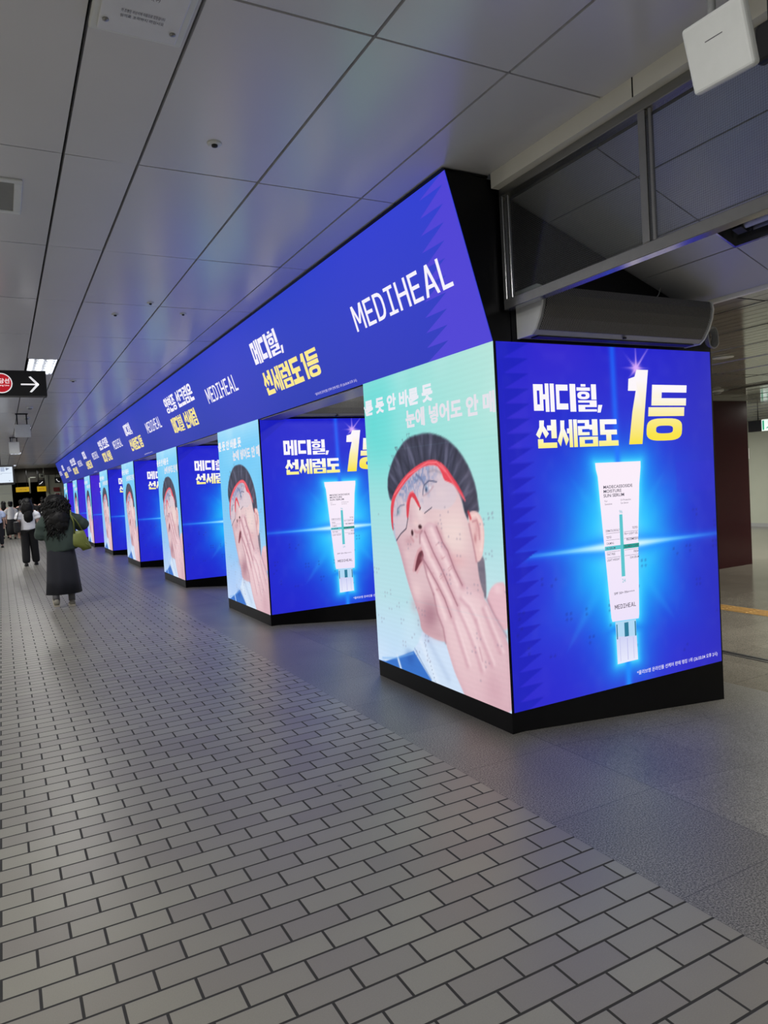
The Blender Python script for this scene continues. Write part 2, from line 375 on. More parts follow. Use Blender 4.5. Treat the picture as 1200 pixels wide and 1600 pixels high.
# header of the transom
b = MB(); b.box(2.55, 2.64, Y0, 3.30, 3.115, 3.22)
for yy in (2.27, -.55): b.box(2.548, 2.55, yy, yy + .006, 3.115, 3.2, 1)
tag(struct(b.build('trim_6', [M['header'], M['void']])), 'cream header strip above the glazed transom')

# ------------------------------------------------------------------ transom window of wired glass
tr = empty('window_1', (2.63, 3.30, 2.44)); struct(tr); tr['label'] = 'steel framed wired glass transom above the passage'
def wf(name, boxes, m, lab=None):
    b = MB()
    for q in boxes: b.bbox(*q, bev=.003, seg=1)
    o = b.build(name, m, tr)
    if lab: o['label'] = lab
    return o
wf('bottom_rail', [(-.03, .03, -9.0, 0, 0, .055)], M['alu'], 'aluminium bottom rail')
wf('top_rail', [(-.03, .03, -9.0, 0, .63, .675)], M['steel'])
wf('jamb', [(-.03, .03, -.03, 0.0, .055, .63)], M['alu'])
wf('jamb_bead', [(-.018, -.004, -.065, -.045, .055, .63)], M['alu'])
for k, yy in enumerate((-1.02, -2.04, -3.06, -4.5, -6.0, -7.5)):
    wf('mullion', [(-.03, .03, yy - .02, yy + .02, .055, .63)], M['alu'])
    wf('mullion_bead', [(-.02, -.004, yy - .045, yy - .03, .055, .63)], M['alu'])
ed = [-.03, -1.0, -2.02, -3.04, -4.48, -5.98, -7.48]
for k in range(6):
    b = MB(); b.add([(0, ed[k], .05), (0, ed[k + 1] - .02, .05), (0, ed[k + 1] - .02, .64), (0, ed[k], .64)], [(0, 1, 2, 3)])
    b.build('glass_pane', M['glass'], tr)

# ------------------------------------------------------------------ lamps
def area(name, loc, rot, sx, sy, power, col=(1, 1, 1)):
    l = bpy.data.lights.new(name, 'AREA'); l.shape = 'RECTANGLE'; l.size = sx; l.size_y = sy; l.energy = power; l.color = col
    o = bpy.data.objects.new(name, l); COL.objects.link(o); o.location = loc; o.rotation_euler = rot
    return o
def fixture(x0, x1, y0, y1, label, parent_light=True):
    root = empty('ceiling_light', ((x0 + x1) / 2, (y0 + y1) / 2, CZ))
    hx, hy = (x1 - x0) / 2, (y1 - y0) / 2
    b = MB(); b.box(-hx, hx, -hy, hy, .085, .09); b.box(-hx, -hx + .008, -hy, hy, -.002, .09); b.box(hx - .008, hx, -hy, hy, -.002, .09); b.box(-hx, hx, -hy, -hy + .008, -.002, .09); b.box(-hx, hx, hy - .008, hy, -.002, .09)
    b.build('housing', M['mirror'], root)
    for k in range(3):
        t = MB(); xc = -hx + (2 * hx) * (k + .5) / 3
        t.tube([(xc, -hy + .02, .045), (xc, hy - .02, .045)], .02, 10); t.build('lamp_tube', M['lampglow'], root)
    v = MB()
    for k in range(7):
        yy = -hy + 2 * hy * (k + .5) / 7; v.box(-hx + .01, hx - .01, yy - .001, yy + .001, .004, .03)
    for k in (1, 2): v.box(-hx + 2 * hx * k / 3 - .001, -hx + 2 * hx * k / 3 + .001, -hy + .01, hy - .01, .004, .05)
    v.build('louvre', M['mirror'], root)
    l = area('lamp', ((x0 + x1) / 2, (y0 + y1) / 2, CZ - .012), (0, 0, 0), x1 - x0 - .02, y1 - y0 - .02, LAMP_W * .5, (1, .98, .95))
    l.parent = root; l.location = (0, 0, -.012)
    tag(root, label, 'ceiling light', 'fluorescent ceiling lights of the corridor')
    return root
flabs = {9.45: 'lit louvred fluorescent ceiling light above the arrow sign', 18.05: 'lit fluorescent ceiling light next beyond the one over the arrow sign',
         26.65: 'small distant lit ceiling light above the monitor', 35.2: 'farthest lit ceiling light before the end wall', 0.85: 'ceiling light straight overhead above the picture',
         -7.8: 'ceiling light behind the viewer'}
for fy in FIXTURE_Y: fixture(.405, .725, fy, fy + 1.15, flabs[fy])
# unseen lamps added over the left half, stronger than the fixtures, brightening the corridor
for k, yy in enumerate((-5, 1.5, 8, 14.5, 21, 27.5, 34)):
    area('lamp', (-3.1, yy, CZ - .02), (0, 0, 0), .6, 2.4, LAMP_W * 2.5, (1, .98, .95))
for k, (x, y) in enumerate(((7.4, -1.5), (7.4, 3.2), (12.5, 2.5), (13, 7), (14.0, 12.5), (8, 12), (13, 18))):
    area('lamp', (x, y, 2.52), (0, 0, 0), .3, 1.2, HALL_W, (1, .98, .9))


# unseen lamps added under the sloping ceiling to brighten passages and air curtains
for yy, pw in ((-.6, 14), (6.3, 26), (10.6, 12), (14.8, 12), (19.0, 12), (23.2, 12)):
    area('lamp', (3.67, yy, slz(3.67) - .012), (0, math.atan(SLK), 0), .14, 1.0, pw, (1, .98, .95))
# ------------------------------------------------------------------ screen pictures, computed per LED pixel node
def lin(c):
    c = np.clip(c, 0, None) / 255.0
    return np.where(c <= 0.04045, c / 12.92, ((np.maximum(c, 0) + 0.055) / 1.055) ** 2.4)
def smooth(p, it=2):
    p = np.asarray(p, float)
    for _ in range(it):
        q = np.roll(p, -1, 0); p = np.stack([.75 * p + .25 * q, .25 * p + .75 * q], 1).reshape(-1, 2)
    return p
class Paint:
    def __init__(s, w, h, nx, ny):
        s.w, s.h, s.nx, s.ny = w, h, nx, ny
        u, v = np.meshgrid(np.linspace(0, 1, nx), np.linspace(0, 1, ny)); s.u, s.v = u.ravel(), v.ravel()
        s.c = np.zeros((nx * ny, 3)); s.rs = np.random.RandomState(3)
    def noise(s, n, seed):
        rs = np.random.RandomState(seed); g = rs.rand(n + 2, n + 2)
        x, y = s.u * n, s.v * n; i, j = x.astype(int), y.astype(int); fx, fy = x - i, y - j
        fx, fy = fx * fx * (3 - 2 * fx), fy * fy * (3 - 2 * fy)
        return (g[j, i] * (1 - fx) + g[j, i + 1] * fx) * (1 - fy) + (g[j + 1, i] * (1 - fx) + g[j + 1, i + 1] * fx) * fy
    def sd(s, poly):
        P = np.asarray(poly, float) * (s.w, s.h); x, y = s.u * s.w, s.v * s.h
        d = np.full(x.shape, 1e9); ins = np.zeros(x.shape, bool)
        for a, b in zip(P, np.roll(P, -1, 0)):
            e = b - a; L = e @ e
            if L < 1e-12: continue
            t = np.clip(((x - a[0]) * e[0] + (y - a[1]) * e[1]) / L, 0, 1)
            d = np.minimum(d, np.hypot(x - a[0] - t * e[0], y - a[1] - t * e[1]))
            c = ((a[1] > y) != (b[1] > y))
            if abs(e[1]) > 1e-12: ins ^= c & (x < a[0] + (y - a[1]) * e[0] / e[1])
        return np.where(ins, -d, d)
    def dl(s, line):
        P = np.asarray(line, float) * (s.w, s.h); x, y = s.u * s.w, s.v * s.h; d = np.full(x.shape, 1e9)
        for a, b in zip(P[:-1], P[1:]):
            e = b - a; t = np.clip(((x - a[0]) * e[0] + (y - a[1]) * e[1]) / (e @ e), 0, 1)
            d = np.minimum(d, np.hypot(x - a[0] - t * e[0], y - a[1] - t * e[1]))
        return d
    def mix(s, col, a):
        a = np.clip(a, 0, 1)[:, None]; s.c = s.c * (1 - a) + np.asarray(col, float) * a
    def poly(s, p, col, soft=.008, alpha=1.0, sm=2):
        d = s.sd(smooth(p, sm) if sm else p); s.mix(col, np.clip(.5 - d / soft, 0, 1) * alpha); return d
    def line(s, p, col, wd=.008, alpha=1.0): s.mix(col, alpha * np.exp(-(s.dl(p) / wd) ** 2))
    def blob(s, u, v, ru, rv, col, alpha=1.0, pw=1.0, rot=0.0):
        x, y = (s.u - u) * s.w, (s.v - v) * s.h; c, n = math.cos(rot), math.sin(rot)
        x, y = x * c + y * n, -x * n + y * c
        s.mix(col, alpha * np.exp(-(((x / ru) ** 2 + (y / rv) ** 2) ** pw)))
    def mesh(s, name):
        # local plane: x = u * w, y = v * h
        nx, ny = s.nx, s.ny
        v = np.stack([s.u * s.w, s.v * s.h, 0 * s.u], 1)
        i = np.arange(nx * ny).reshape(ny, nx); f = np.stack([i[:-1, :-1], i[:-1, 1:], i[1:, 1:], i[1:, :-1]], -1).reshape(-1, 4)
        me = bpy.data.meshes.new(name); me.from_pydata(v.tolist(), [], f.tolist()); me.materials.append(M['led']); set_col(me, lin(s.c)); return me

HAIR = [(.208,.572),(.184,.611),(.188,.655),(.218,.692),(.255,.723),(.298,.748),(.343,.769),(.398,.784),(.476,.788),(.538,.789),(.619,.777),(.685,.759),(.736,.735),(.776,.71),(.813,.677),(.835,.649),(.852,.622),(.859,.595),(.864,.568),(.869,.543),(.809,.542),(.798,.519),(.777,.535),(.765,.568),(.752,.591),(.723,.614),(.671,.639),(.63,.678),(.586,.699),(.489,.693),(.396,.671),(.311,.641),(.25,.61)]
NECK = [(.831,.417),(.881,.424),(.887,.389),(.888,.353),(.885,.298),(.865,.31),(.839,.349)]
FACE = [(.242,.607),(.355,.664),(.489,.698),(.587,.704),(.653,.677),(.723,.619),(.757,.586),(.773,.54),(.801,.513),(.835,.459),(.839,.399),(.849,.345),(.883,.298),(.77,.173),(.594,.138),(.455,.145),(.408,.16),(.404,.194),(.37,.239),(.341,.274),(.307,.325),(.274,.388),(.251,.425),(.233,.446),(.208,.479),(.204,.567)]
EAR = [(.799,.542),(.825,.549),(.855,.547),(.878,.534),(.89,.514),(.894,.483),(.885,.447),(.87,.415),(.845,.402),(.83,.408),(.824,.444),(.815,.485),(.796,.512)]
HAND = [(.461,.483),(.502,.512),(.551,.51),(.579,.493),(.614,.45),(.646,.427),(.685,.376),(.734,.331),(.826,.32),(.883,.298),(.918,.261),(.991,.207),(1.02,.15),(1.02,-.02),(.73,-.02),(.689,.02),(.648,.058),(.619,.103),(.595,.14),(.582,.184),(.546,.225),(.523,.284),(.48,.337),(.455,.39),(.467,.408),(.437,.443),(.44,.469)]
THUMB = [(.888,.298),(.9,.322),(.921,.339),(.955,.354),(1.01,.358),(1.01,.206),(.918,.261)]
MOUTH = [(.453,.423),(.42,.411),(.399,.384),(.378,.346),(.398,.35),(.428,.375),(.465,.393),(.464,.408)]
FRAME = [(.219,.48),(.205,.479),(.197,.523),(.205,.572),(.237,.605),(.293,.639),(.366,.669),(.451,.692),(.527,.704),(.587,.704),(.632,.693),(.673,.674),(.695,.657),(.74,.626),(.775,.593),(.787,.576),(.776,.581),(.743,.605),(.713,.626),(.67,.635),(.648,.639),(.627,.669),(.597,.687),(.525,.689),(.448,.676),(.366,.649),(.3,.619),(.254,.593),(.232,.567),(.215,.523)]
LENS = [(.219,.484),(.215,.523),(.232,.567),(.254,.593),(.3,.619),(.366,.649),(.448,.676),(.525,.689),(.597,.687),(.627,.669),(.648,.639),(.713,.624),(.741,.586),(.66,.548),(.545,.555),(.487,.539),(.451,.552),(.406,.598),(.372,.593),(.351,.522),(.33,.487),(.232,.444)]
BRIDGE = [(.339,.519),(.342,.572),(.371,.604),(.408,.612),(.461,.562),(.451,.551),(.398,.594),(.379,.585),(.363,.546),(.353,.522)]
WHITE = [(.412,.161),(.594,.138),(.619,.103),(.669,.047),(.741,-.02),(.512,-.02),(.42,.035),(.328,.077),(.343,.09),(.401,.125)]
JACKET = [(-.013,-.02),(.0,-.001),(.068,.004),(.172,.032),(.335,.078),(.469,.002),(.48,-.02)]
def paint_portrait(teal):
    p = Paint(PL, ZT - ZB, 210, 270); u, v = p.u, p.v
    if teal:
        p.mix((148, 222, 218), np.ones_like(u)); p.blob(.12, .86, .42, .42, (88, 214, 210), .85); p.mix((186, 228, 218), np.clip((u - .45) * 1.2 + (v - .80) * 1.2, 0, 1))
        p.mix((178, 220, 226), np.clip((.74 - v) * 3.0, 0, 1) * .85); p.mix((186, 222, 232), np.clip((.45 - v) * 3.5, 0, 1)); p.mix((196, 220, 250), np.clip((.24 - v) * 4, 0, 1))
    else:
        p.mix((112, 200, 244), np.ones_like(u)); p.mix((170, 222, 248), np.clip((v - .88) * 6, 0, 1)); p.mix((160, 198, 242), np.clip((.62 - v) * 2.2, 0, 1)); p.mix((186, 210, 248), np.clip((.25 - v) * 3.2, 0, 1))
    p.mix((255, 255, 255), (p.noise(6, 4) - .5) * .35)
    n1, n2 = p.noise(40, 9), p.noise(100, 10)
    # streaky noise that runs with the hair
    ang = np.arctan2((v - .45) * p.h, (u - .52) * p.w); rad = np.hypot((v - .45) * p.h, (u - .52) * p.w)
    strand = np.zeros_like(u); rs0 = np.random.RandomState(11)
    for k in range(14): strand += math.pow(.85, k) * np.sin(ang * (16 + 9 * k) + rs0.rand() * 6 + 3.0 * np.sin(rad * (4 + k) + k))
    strand = np.clip(.5 + strand / 5.0, 0, 1)
    p.poly(NECK, (112, 106, 122), .014); p.mix((140, 130, 142), np.clip(.5 - p.sd(NECK) / .014, 0, 1) * strand * .5)
    dw = p.poly(WHITE, (206, 224, 246), .012)
    p.line([(.45, .14), (.53, .08), (.60, .03)], (176, 196, 226), .03, .5); p.line([(.40, .12), (.46, .06), (.52, .0)], (226, 238, 252), .03, .6)
    p.poly(JACKET, (50, 112, 200), .01, sm=0); p.blob(.30, .05, .06, .05, (36, 86, 172), .6); p.line([(.185, .04), (.212, .0)], (215, 230, 250), .014)
    p.line([(.04, .012), (.17, .03), (.33, .07)], (120, 176, 236), .008, .6)
    p.line([(.345, .088), (.40, .05), (.47, .005)], (110, 140, 186), .005, .8)
    for k in range(11): p.blob(.43 + .007 * k, .118 - .0115 * k, .004, .005, (96, 108, 140), .8)
    d = p.poly(THUMB, (226, 184, 194), .014); p.blob(.955, .335, .04, .03, (240, 208, 214), .7)
    p.line([(.89, .30), (.925, .262), (.99, .21)], (176, 130, 146), .014, .7)
    d = p.poly(HAIR, (58, 60, 82), .020)
    a = np.clip(.5 - d / .018, 0, 1)
    p.mix((104, 104, 130), a * np.clip((strand - .55) * 2.4, 0, 1) * .7); p.mix((34, 36, 54), a * np.clip((.42 - strand) * 2.4, 0, 1) * .7)
    p.mix((118, 108, 124), a * np.clip((u - .70) * 5, 0, 1) * .5); p.mix((40, 40, 58), a * np.exp(-((d + .02) / .03) ** 2) * .25)
    rs1 = np.random.RandomState(2)
    for k in range(12):
        t = .15 + .4 * rs1.rand(); i = int(1 + t * 13); bx, by = HAIR[min(i, 15)]; dx, dy = bx - .52, by - .5; L = math.hypot(dx, dy); j = rs1.uniform(-.02, .02)
        p.line([(bx + j - dx / L * .01, by - dy / L * .006), (bx + j + dx / L * .014, by + dy / L * .010 + .004), (bx + j + dx / L * .022 + .012, by + dy / L * .012)], (80, 82, 104), .0032, .45)
    # face
    d = p.poly(FACE, (220, 188, 194), .014); a = np.clip(.5 - d / .012, 0, 1)
    p.mix((238, 214, 210), a * np.exp(-(((u - .7) / .17) ** 2 + ((v - .48) / .09) ** 2)) * .9)
    p.mix((198, 154, 168), a * np.exp(-((np.minimum(d, 0)) / .035) ** 2) * np.clip((.50 - u) * 6, 0, 1) * .7)
    p.mix((196, 150, 164), a * np.exp(-(((u - .27) / .05) ** 2 + ((v - .36) / .12) ** 2)) * .45)
    p.mix((206, 156, 166), a * np.clip((.30 - v) * 6, 0, 1) * np.clip((.62 - u) * 6, 0, 1) * .6)
    p.blob(.49, .215, .13, .10, (164, 116, 132), .8, rot=.6); p.blob(.55, .16, .10, .04, (190, 146, 158), .5)
    p.blob(.39, .285, .06, .06, (236, 206, 208), .6); p.blob(.36, .235, .05, .05, (204, 160, 170), .4)
    p.blob(.345, .445, .055, .035, (186, 134, 146), .5); p.blob(.33, .40, .05, .03, (232, 200, 202), .5)
    p.blob(.45, .55, .05, .10, (242, 222, 220), .6, rot=.35); p.blob(.37, .53, .03, .06, (196, 156, 168), .45)
    p.blob(.50, .49, .06, .035, (238, 196, 198), .6); p.blob(.415, .505, .035, .025, (240, 206, 204), .6)
    p.blob(.70, .40, .13, .05, (222, 168, 174), .6); p.blob(.60, .47, .03, .05, (206, 156, 164), .5)
    p.mix((206, 164, 174), a * np.clip((u - .74) * 8, 0, 1) * .45)
    # ear
    d = p.poly(EAR, (232, 192, 192), .010); p.blob(.85, .50, .022, .05, (214, 158, 162), .8); p.blob(.865, .44, .018, .03, (242, 210, 206), .8); p.blob(.835, .47, .014, .03, (186, 122, 130), .8)
    p.line([(.815, .532), (.85, .538), (.876, .515), (.880, .475), (.870, .44)], (244, 214, 208), .012, .7); p.line([(.824, .518), (.85, .522), (.862, .50), (.862, .47)], (190, 128, 136), .008, .7)
    p.line([(.80, .51), (.815, .47), (.828, .43), (.835, .405)], (176, 122, 134), .009, .7)
    p.line([(.80, .545), (.812, .527)], (206, 60, 70), .010)
    # lens and eyes
    d = p.poly(LENS, (208, 204, 218), .014, .45); a = np.clip(.5 - d / .012, 0, 1)
    lv = .610 + (u - .25) * .19
    p.mix((112, 128, 174), a * np.exp(-(np.maximum(lv - v, 0) / (.018 + .05 * n1)) ** 2) * np.clip((n2 - .15) * 1.8, .25, 1) * np.clip((.64 - u) * 7, 0, 1))
    p.mix((236, 242, 250), a * np.clip((n2 - .55) * 3, 0, 1) * np.clip((.62 - u) * 5, 0, 1) * np.clip((v - .575) * 10, 0, 1) * .6)
    p.blob(.62, .60, .07, .03, (226, 206, 210), .5)
    p.line([(.44, .662), (.475, .648), (.495, .632)], (92, 106, 146), .010, .8); p.line([(.41, .650), (.45, .642)], (110, 124, 160), .008, .6)
    p.blob(.272, .545, .030, .026, (156, 172, 190), .8); p.blob(.268, .54, .013, .016, (92, 120, 140), .7); p.line([(.255, .53), (.265, .552), (.29, .563), (.325, .566)], (100, 108, 134), .006, .7)
    p.blob(.53, .622, .045, .022, (196, 176, 190), .7)
    p.blob(.512, .618, .020, .026, (100, 132, 172), .95); p.blob(.510, .612, .010, .013, (38, 50, 80), .9); p.blob(.519, .624, .006, .006, (235, 240, 250), .9); p.blob(.540, .618, .016, .012, (226, 226, 234), .8)
    p.line([(.482, .597), (.487, .614), (.497, .628), (.537, .641), (.592, .636)], (70, 78, 110), .0055, .9)
    p.line([(.487, .594), (.53, .604), (.565, .622)], (176, 136, 148), .007, .5)
    p.line([(.535, .668), (.58, .672), (.63, .662)], (120, 112, 128), .010, .35)
    d = p.poly(FRAME, (228, 66, 82), .009, sm=1); a = np.clip(.5 - d / .009, 0, 1)
    p.line([(.24, .60), (.37, .662), (.53, .697), (.60, .695), (.66, .665)], (252, 130, 140), .006, .8); p.mix((186, 44, 62), a * np.clip((.58 - v) * 10, 0, 1) * np.clip((.3 - u) * 20, 0, 1) * .6)
    p.line([(.63, .69), (.69, .645), (.74, .607), (.782, .578)], (246, 120, 132), .007, .7)
    p.poly(BRIDGE, (216, 58, 74), .008, sm=1); p.line([(.345, .57), (.375, .603), (.41, .608)], (250, 130, 140), .005, .8)
    p.line([(.451, .551), (.458, .556)], (60, 20, 30), .006)
    p.line([(.219, .50), (.226, .455), (.237, .444)], (160, 196, 224), .008, .8)
    p.line([(.237, .444), (.28, .468), (.33, .487), (.35, .522)], (44, 40, 60), .0045)
    p.line([(.487, .539), (.545, .557)], (50, 50, 70), .0035)
    # nose, mouth
    p.blob(.446, .495, .025, .016, (60, 26, 34), 1.0, 2.5); p.blob(.379, .474, .017, .022, (60, 26, 34), 1.0, 2.5)
    p.line([(.40, .480), (.42, .476), (.455, .482)], (186, 116, 128), .014, .5); p.line([(.365, .46), (.385, .447)], (190, 124, 134), .012, .5); p.blob(.412, .463, .02, .012, (204, 150, 158), .6)
    p.poly(MOUTH, (112, 48, 62), .012); p.blob(.44, .405, .012, .014, (60, 24, 34), .7); p.line([(.372, .35), (.395, .388), (.42, .416), (.453, .429)], (206, 142, 152), .012, .7); p.line([(.40, .345), (.43, .37), (.465, .388)], (214, 150, 158), .010, .6)
    # hand
    d = p.poly(HAND, (228, 194, 200), .014); a = np.clip(.5 - d / .012, 0, 1)
    p.mix((210, 168, 180), a * np.exp(-(d / .035) ** 2) * .55)
    p.mix((214, 172, 184), a * np.clip((.12 - v) * 6, 0, 1) * .6); p.mix((238, 210, 214), a * np.exp(-(((u - .76) / .10) ** 2 + ((v - .23) / .09) ** 2)) * .8)
    p.mix((208, 164, 178), a * np.clip((u - .86) * 5, 0, 1) * .55); p.blob(.90, .05, .10, .14, (200, 154, 168), .5)
    FL = ([(.573,.498),(.614,.45),(.646,.427),(.685,.376),(.734,.329)], [(.48,.481),(.539,.417),(.593,.37),(.644,.315),(.694,.265)], [(.456,.392),(.496,.364),(.552,.322),(.605,.277),(.645,.226)])
    for q in FL: p.line(q, (198, 146, 160), .030, .6); p.line(q, (146, 94, 108), .006, .8)
    for q in ([(.535, .49), (.59, .43), (.65, .375), (.70, .33)], [(.455, .455), (.50, .41), (.55, .365), (.60, .315), (.65, .27)], [(.49, .345), (.53, .31), (.57, .26), (.60, .22)]): p.line(q, (244, 216, 218), .020, .65)
    for (cu, cv) in ((.60, .405), (.655, .35), (.525, .405), (.60, .335), (.555, .30)): p.blob(cu, cv, .022, .014, (214, 164, 172), .55, rot=-.6)
    for q in ([(.437,.443),(.44,.47),(.461,.483)], [(.523,.284),(.546,.225),(.582,.184),(.595,.14)], [(.455,.39),(.48,.337),(.523,.284)]): p.line(q, (170, 120, 134), .010, .7)
    for q in ([(.60,.40),(.625,.408)], [(.64,.372),(.668,.383)], [(.575,.343),(.602,.354)], [(.56,.44),(.585,.45)], [(.545,.30),(.57,.305)], [(.51,.345),(.53,.352)], [(.645,.366),(.672,.377)], [(.58,.337),(.607,.348)]): p.line(q, (198, 148, 158), .005, .6)
    for q in ([(.812,.23),(.833,.191),(.868,.149),(.894,.117)], [(.718,.287),(.769,.268),(.807,.235)], [(.70,.25),(.75,.20),(.80,.14),(.83,.09)], [(.66,.21),(.70,.15),(.74,.09)], [(.86,.27),(.90,.22),(.95,.16)]):
        p.line(q, (204, 156, 170), .020, .6); p.line([(x_ + .02, y_ + .006) for x_, y_ in q], (244, 216, 220), .014, .5)
    p.line([(.825,.155),(.84,.12)], (190, 140, 156), .008, .5)
    p.mix((255, 240, 240), (n2 - .5) * .10 * (a > .5))
    # display fault specks in little clusters
    rs = np.random.RandomState(5)
    for k in range(52):
        cu, cv = rs.rand(), .05 + .5 * rs.rand()
        for (i, j) in ((0, 0), (1, 0), (0, 1), (1, 1)):
            if rs.rand() < .55: p.blob(cu + i * .022, cv + j * .014, .009, .008, (130, 122, 146), .38, 1.5)
    for k in (1, 2, 3): p.line([(0, k / 4), (1, k / 4)], (120, 190, 200), .003, .12)
    p.c *= (1 + .006 * np.sin(2 * math.pi * v * 62))[:, None]
    return p
TUBE = [(.393,.664),(.609,.663),(.608,.645),(.598,.594),(.581,.422),(.57,.205),(.567,.192),(.44,.196),(.436,.208),(.417,.434),(.402,.624),(.395,.645)]
NECKT = [(.453,.194),(.553,.191),(.552,.138),(.455,.15)]
CAP = [(.455,.15),(.553,.142),(.555,.069),(.456,.068)]
def paint_product(purple, saw):
    p = Paint(PW - .03, ZT - ZB, 190, 222); u, v = p.u, p.v
    base = ((36, 34, 202), (28, 30, 202), (66, 34, 205))[purple]
    p.mix(base, np.ones_like(u))
    if purple == 0:
        p.mix((68, 42, 208), np.clip(p.noise(4, 2) * 1.3 - .2, 0, 1) * np.clip(1.25 - np.abs(u - .25) * 2.3, 0, 1) * .85); p.mix((36, 36, 182), np.clip((u - .72) * 3, 0, 1)); p.mix((64, 42, 205), np.clip((.22 - v) * 4, 0, 1) * np.clip(1 - np.abs(u - .55) * 1.6, 0, 1) * .6)
    sd = np.maximum(np.minimum(p.sd(TUBE), p.sd(CAP)), 0)
    x, y = (u - .5) * p.w, (v - .418) * p.h; r = np.hypot(x, y); th = np.arctan2(y, x)
    rays = .5 + .3 * np.cos(th * 4 + math.pi) + .2 * np.cos(th * 10 + .5)
    p.mix((16, 90, 240), np.exp(-(r / .66) ** 2) * .6)
    p.mix((0, 150, 255), np.exp(-(r / (.36 + .18 * rays)) ** 2) * .92)
    p.mix((0, 160, 255), np.exp(-(sd / .11)) * .85)
    p.mix((30, 205, 255), np.exp(-(r / .40) ** 2.5) * .9); p.mix((90, 230, 255), np.exp(-(sd / .030)) * .85)
    p.mix((150, 240, 255), np.exp(-(r / .22) ** 2) * .6)
    for ang, L, al_ in ((.82, .62, .5), (2.3, .62, .5), (-.86, .72, .6), (-2.25, .8, .7), (1.25, .4, .4), (-1.15, .45, .4)):
        c, s_ = math.cos(ang), math.sin(ang); al = x * c + y * s_; ac = -x * s_ + y * c
        wd = .006 + .07 * np.clip(1 - al / L, 0, 1)
        p.mix((40, 180, 255), (al > 0) * np.clip(1 - al / L, 0, 1) ** .7 * np.exp(-(ac / wd) ** 2) * al_ * .8)
    # beams
    p.mix((22, 110, 255), np.exp(-((u - (.5 + (.66 - v) * .015)) * p.w / .026) ** 2) * np.clip(.85 - np.abs(v - .4) * .25, 0, 1) * (v > .62))
    p.mix((22, 140, 255), np.exp(-((u - .507) * p.w / .026) ** 2) * (v < .09) * .95)
    th_ = .010 + .022 * np.exp(-(x / .35) ** 2)
    p.mix((16, 120, 255), np.exp(-(np.abs(y) / (th_ * 2.4)) ** 1.6) * np.clip(1.2 - np.abs(x) / 1.15, 0, 1) * .95)
    p.mix((100, 220, 255), np.exp(-(y / th_) ** 2) * np.exp(-(x / .62) ** 2)); p.mix((235, 252, 255), np.exp(-(y / (th_ * .75)) ** 2) * np.exp(-(x / .38) ** 2))
    if saw:
        p.mix((24, 28, 188), np.clip((.03 - u) / .01, 0, 1) * .9)
        vv = .998
        while vv > 0:
            p.poly([(.02, vv), (.127, vv), (.026, vv - .041)], (24, 28, 186), .006, .9, 0); vv -= .0405
        p.poly([(.79, .655), (1.0, .655), (1.0, .56), (.79, .56)], (50, 46, 210), .01, .3, 0)
    elif purple != 2:
        p.poly([(0, 1), (.18, 1), (0, .88)], (24, 28, 186), .01, .8, 0)
    # sparkle on the numeral
    sx, sy = (u - .608) * p.w, (v - .94) * p.h; rr = np.hypot(sx, sy)
    p.mix((250, 190, 240), np.exp(-(rr / .035) ** 2))
    for ang, L in ((math.pi / 2, .12), (0, .07), (.85, .16), (-.8, .07), (2.4, .08), (math.pi, .08), (-2.4, .07)):
        c, s_ = math.cos(ang), math.sin(ang); al = sx * c + sy * s_; ac = -sx * s_ + sy * c
        p.mix((214, 170, 255), (al > 0) * np.exp(-(ac / .006) ** 2) * np.exp(-(al / L) ** 2) * .9)
    rs = np.random.RandomState(8)
    for k in range(26):
        cu, cv = rs.rand(), .05 + .45 * rs.rand()
        for (i, j) in ((0, 0), (1, 0), (0, 1), (1, 1)):
            if rs.rand() < .6: p.blob(cu + i * .018, cv + j * .016, .010, .010, (24, 26, 120), .3, 2)
    p.mix((255, 255, 255), (p.noise(30, 6) - .5) * .05)
    return p
def paint_tube():
    p = Paint(PW - .03, ZT - ZB, 2, 2); return p

# ------------------------------------------------------------------ lettering
def R_(x0, y0, x1, y1): return [(x0, y0), (x1, y0), (x1, y1), (x0, y1)]
def ring(cx, cy, rx, ry, hx, hy, n=24, pw=.75):
    o = []
    def pt(a, rx, ry):
        c, s = math.cos(a), math.sin(a); return (cx + rx * math.copysign(abs(c) ** pw, c), cy + ry * math.copysign(abs(s) ** pw, s))
    for k in range(n):
        a, b = 2 * math.pi * k / n, 2 * math.pi * (k + 1) / n
        o.append([pt(a, rx, ry), pt(b, rx, ry), pt(b, hx, hy), pt(a, hx, hy)])
    return o
def frame_(x0, y0, x1, y1, t, tv): return [R_(x0, y0, x0 + t, y1), R_(x1 - t, y0, x1, y1), R_(x0, y0, x1, y0 + tv), R_(x0, y1 - tv, x1, y1)]
RIEUL = lambda x0, x1, y0, y1: [R_(x0, y0 + (y1 - y0) * .80, x1, y1), R_(x1 - .38 * (x1 - x0), y0 + (y1 - y0) * .5, x1, y1), R_(x0, y0 + (y1 - y0) * .40, x1, y0 + (y1 - y0) * .6), R_(x0, y0, x0 + .36 * (x1 - x0), y0 + (y1 - y0) * .6), R_(x0, y0, x1, y0 + (y1 - y0) * .2)]
DIGEUT = lambda x0, x1, y0, y1, t=.26: [R_(x0, y1 - (y1 - y0) * t, x1, y1), R_(x0, y0, x0 + .28 * (x1 - x0), y1), R_(x0, y0, x1, y0 + (y1 - y0) * t)]
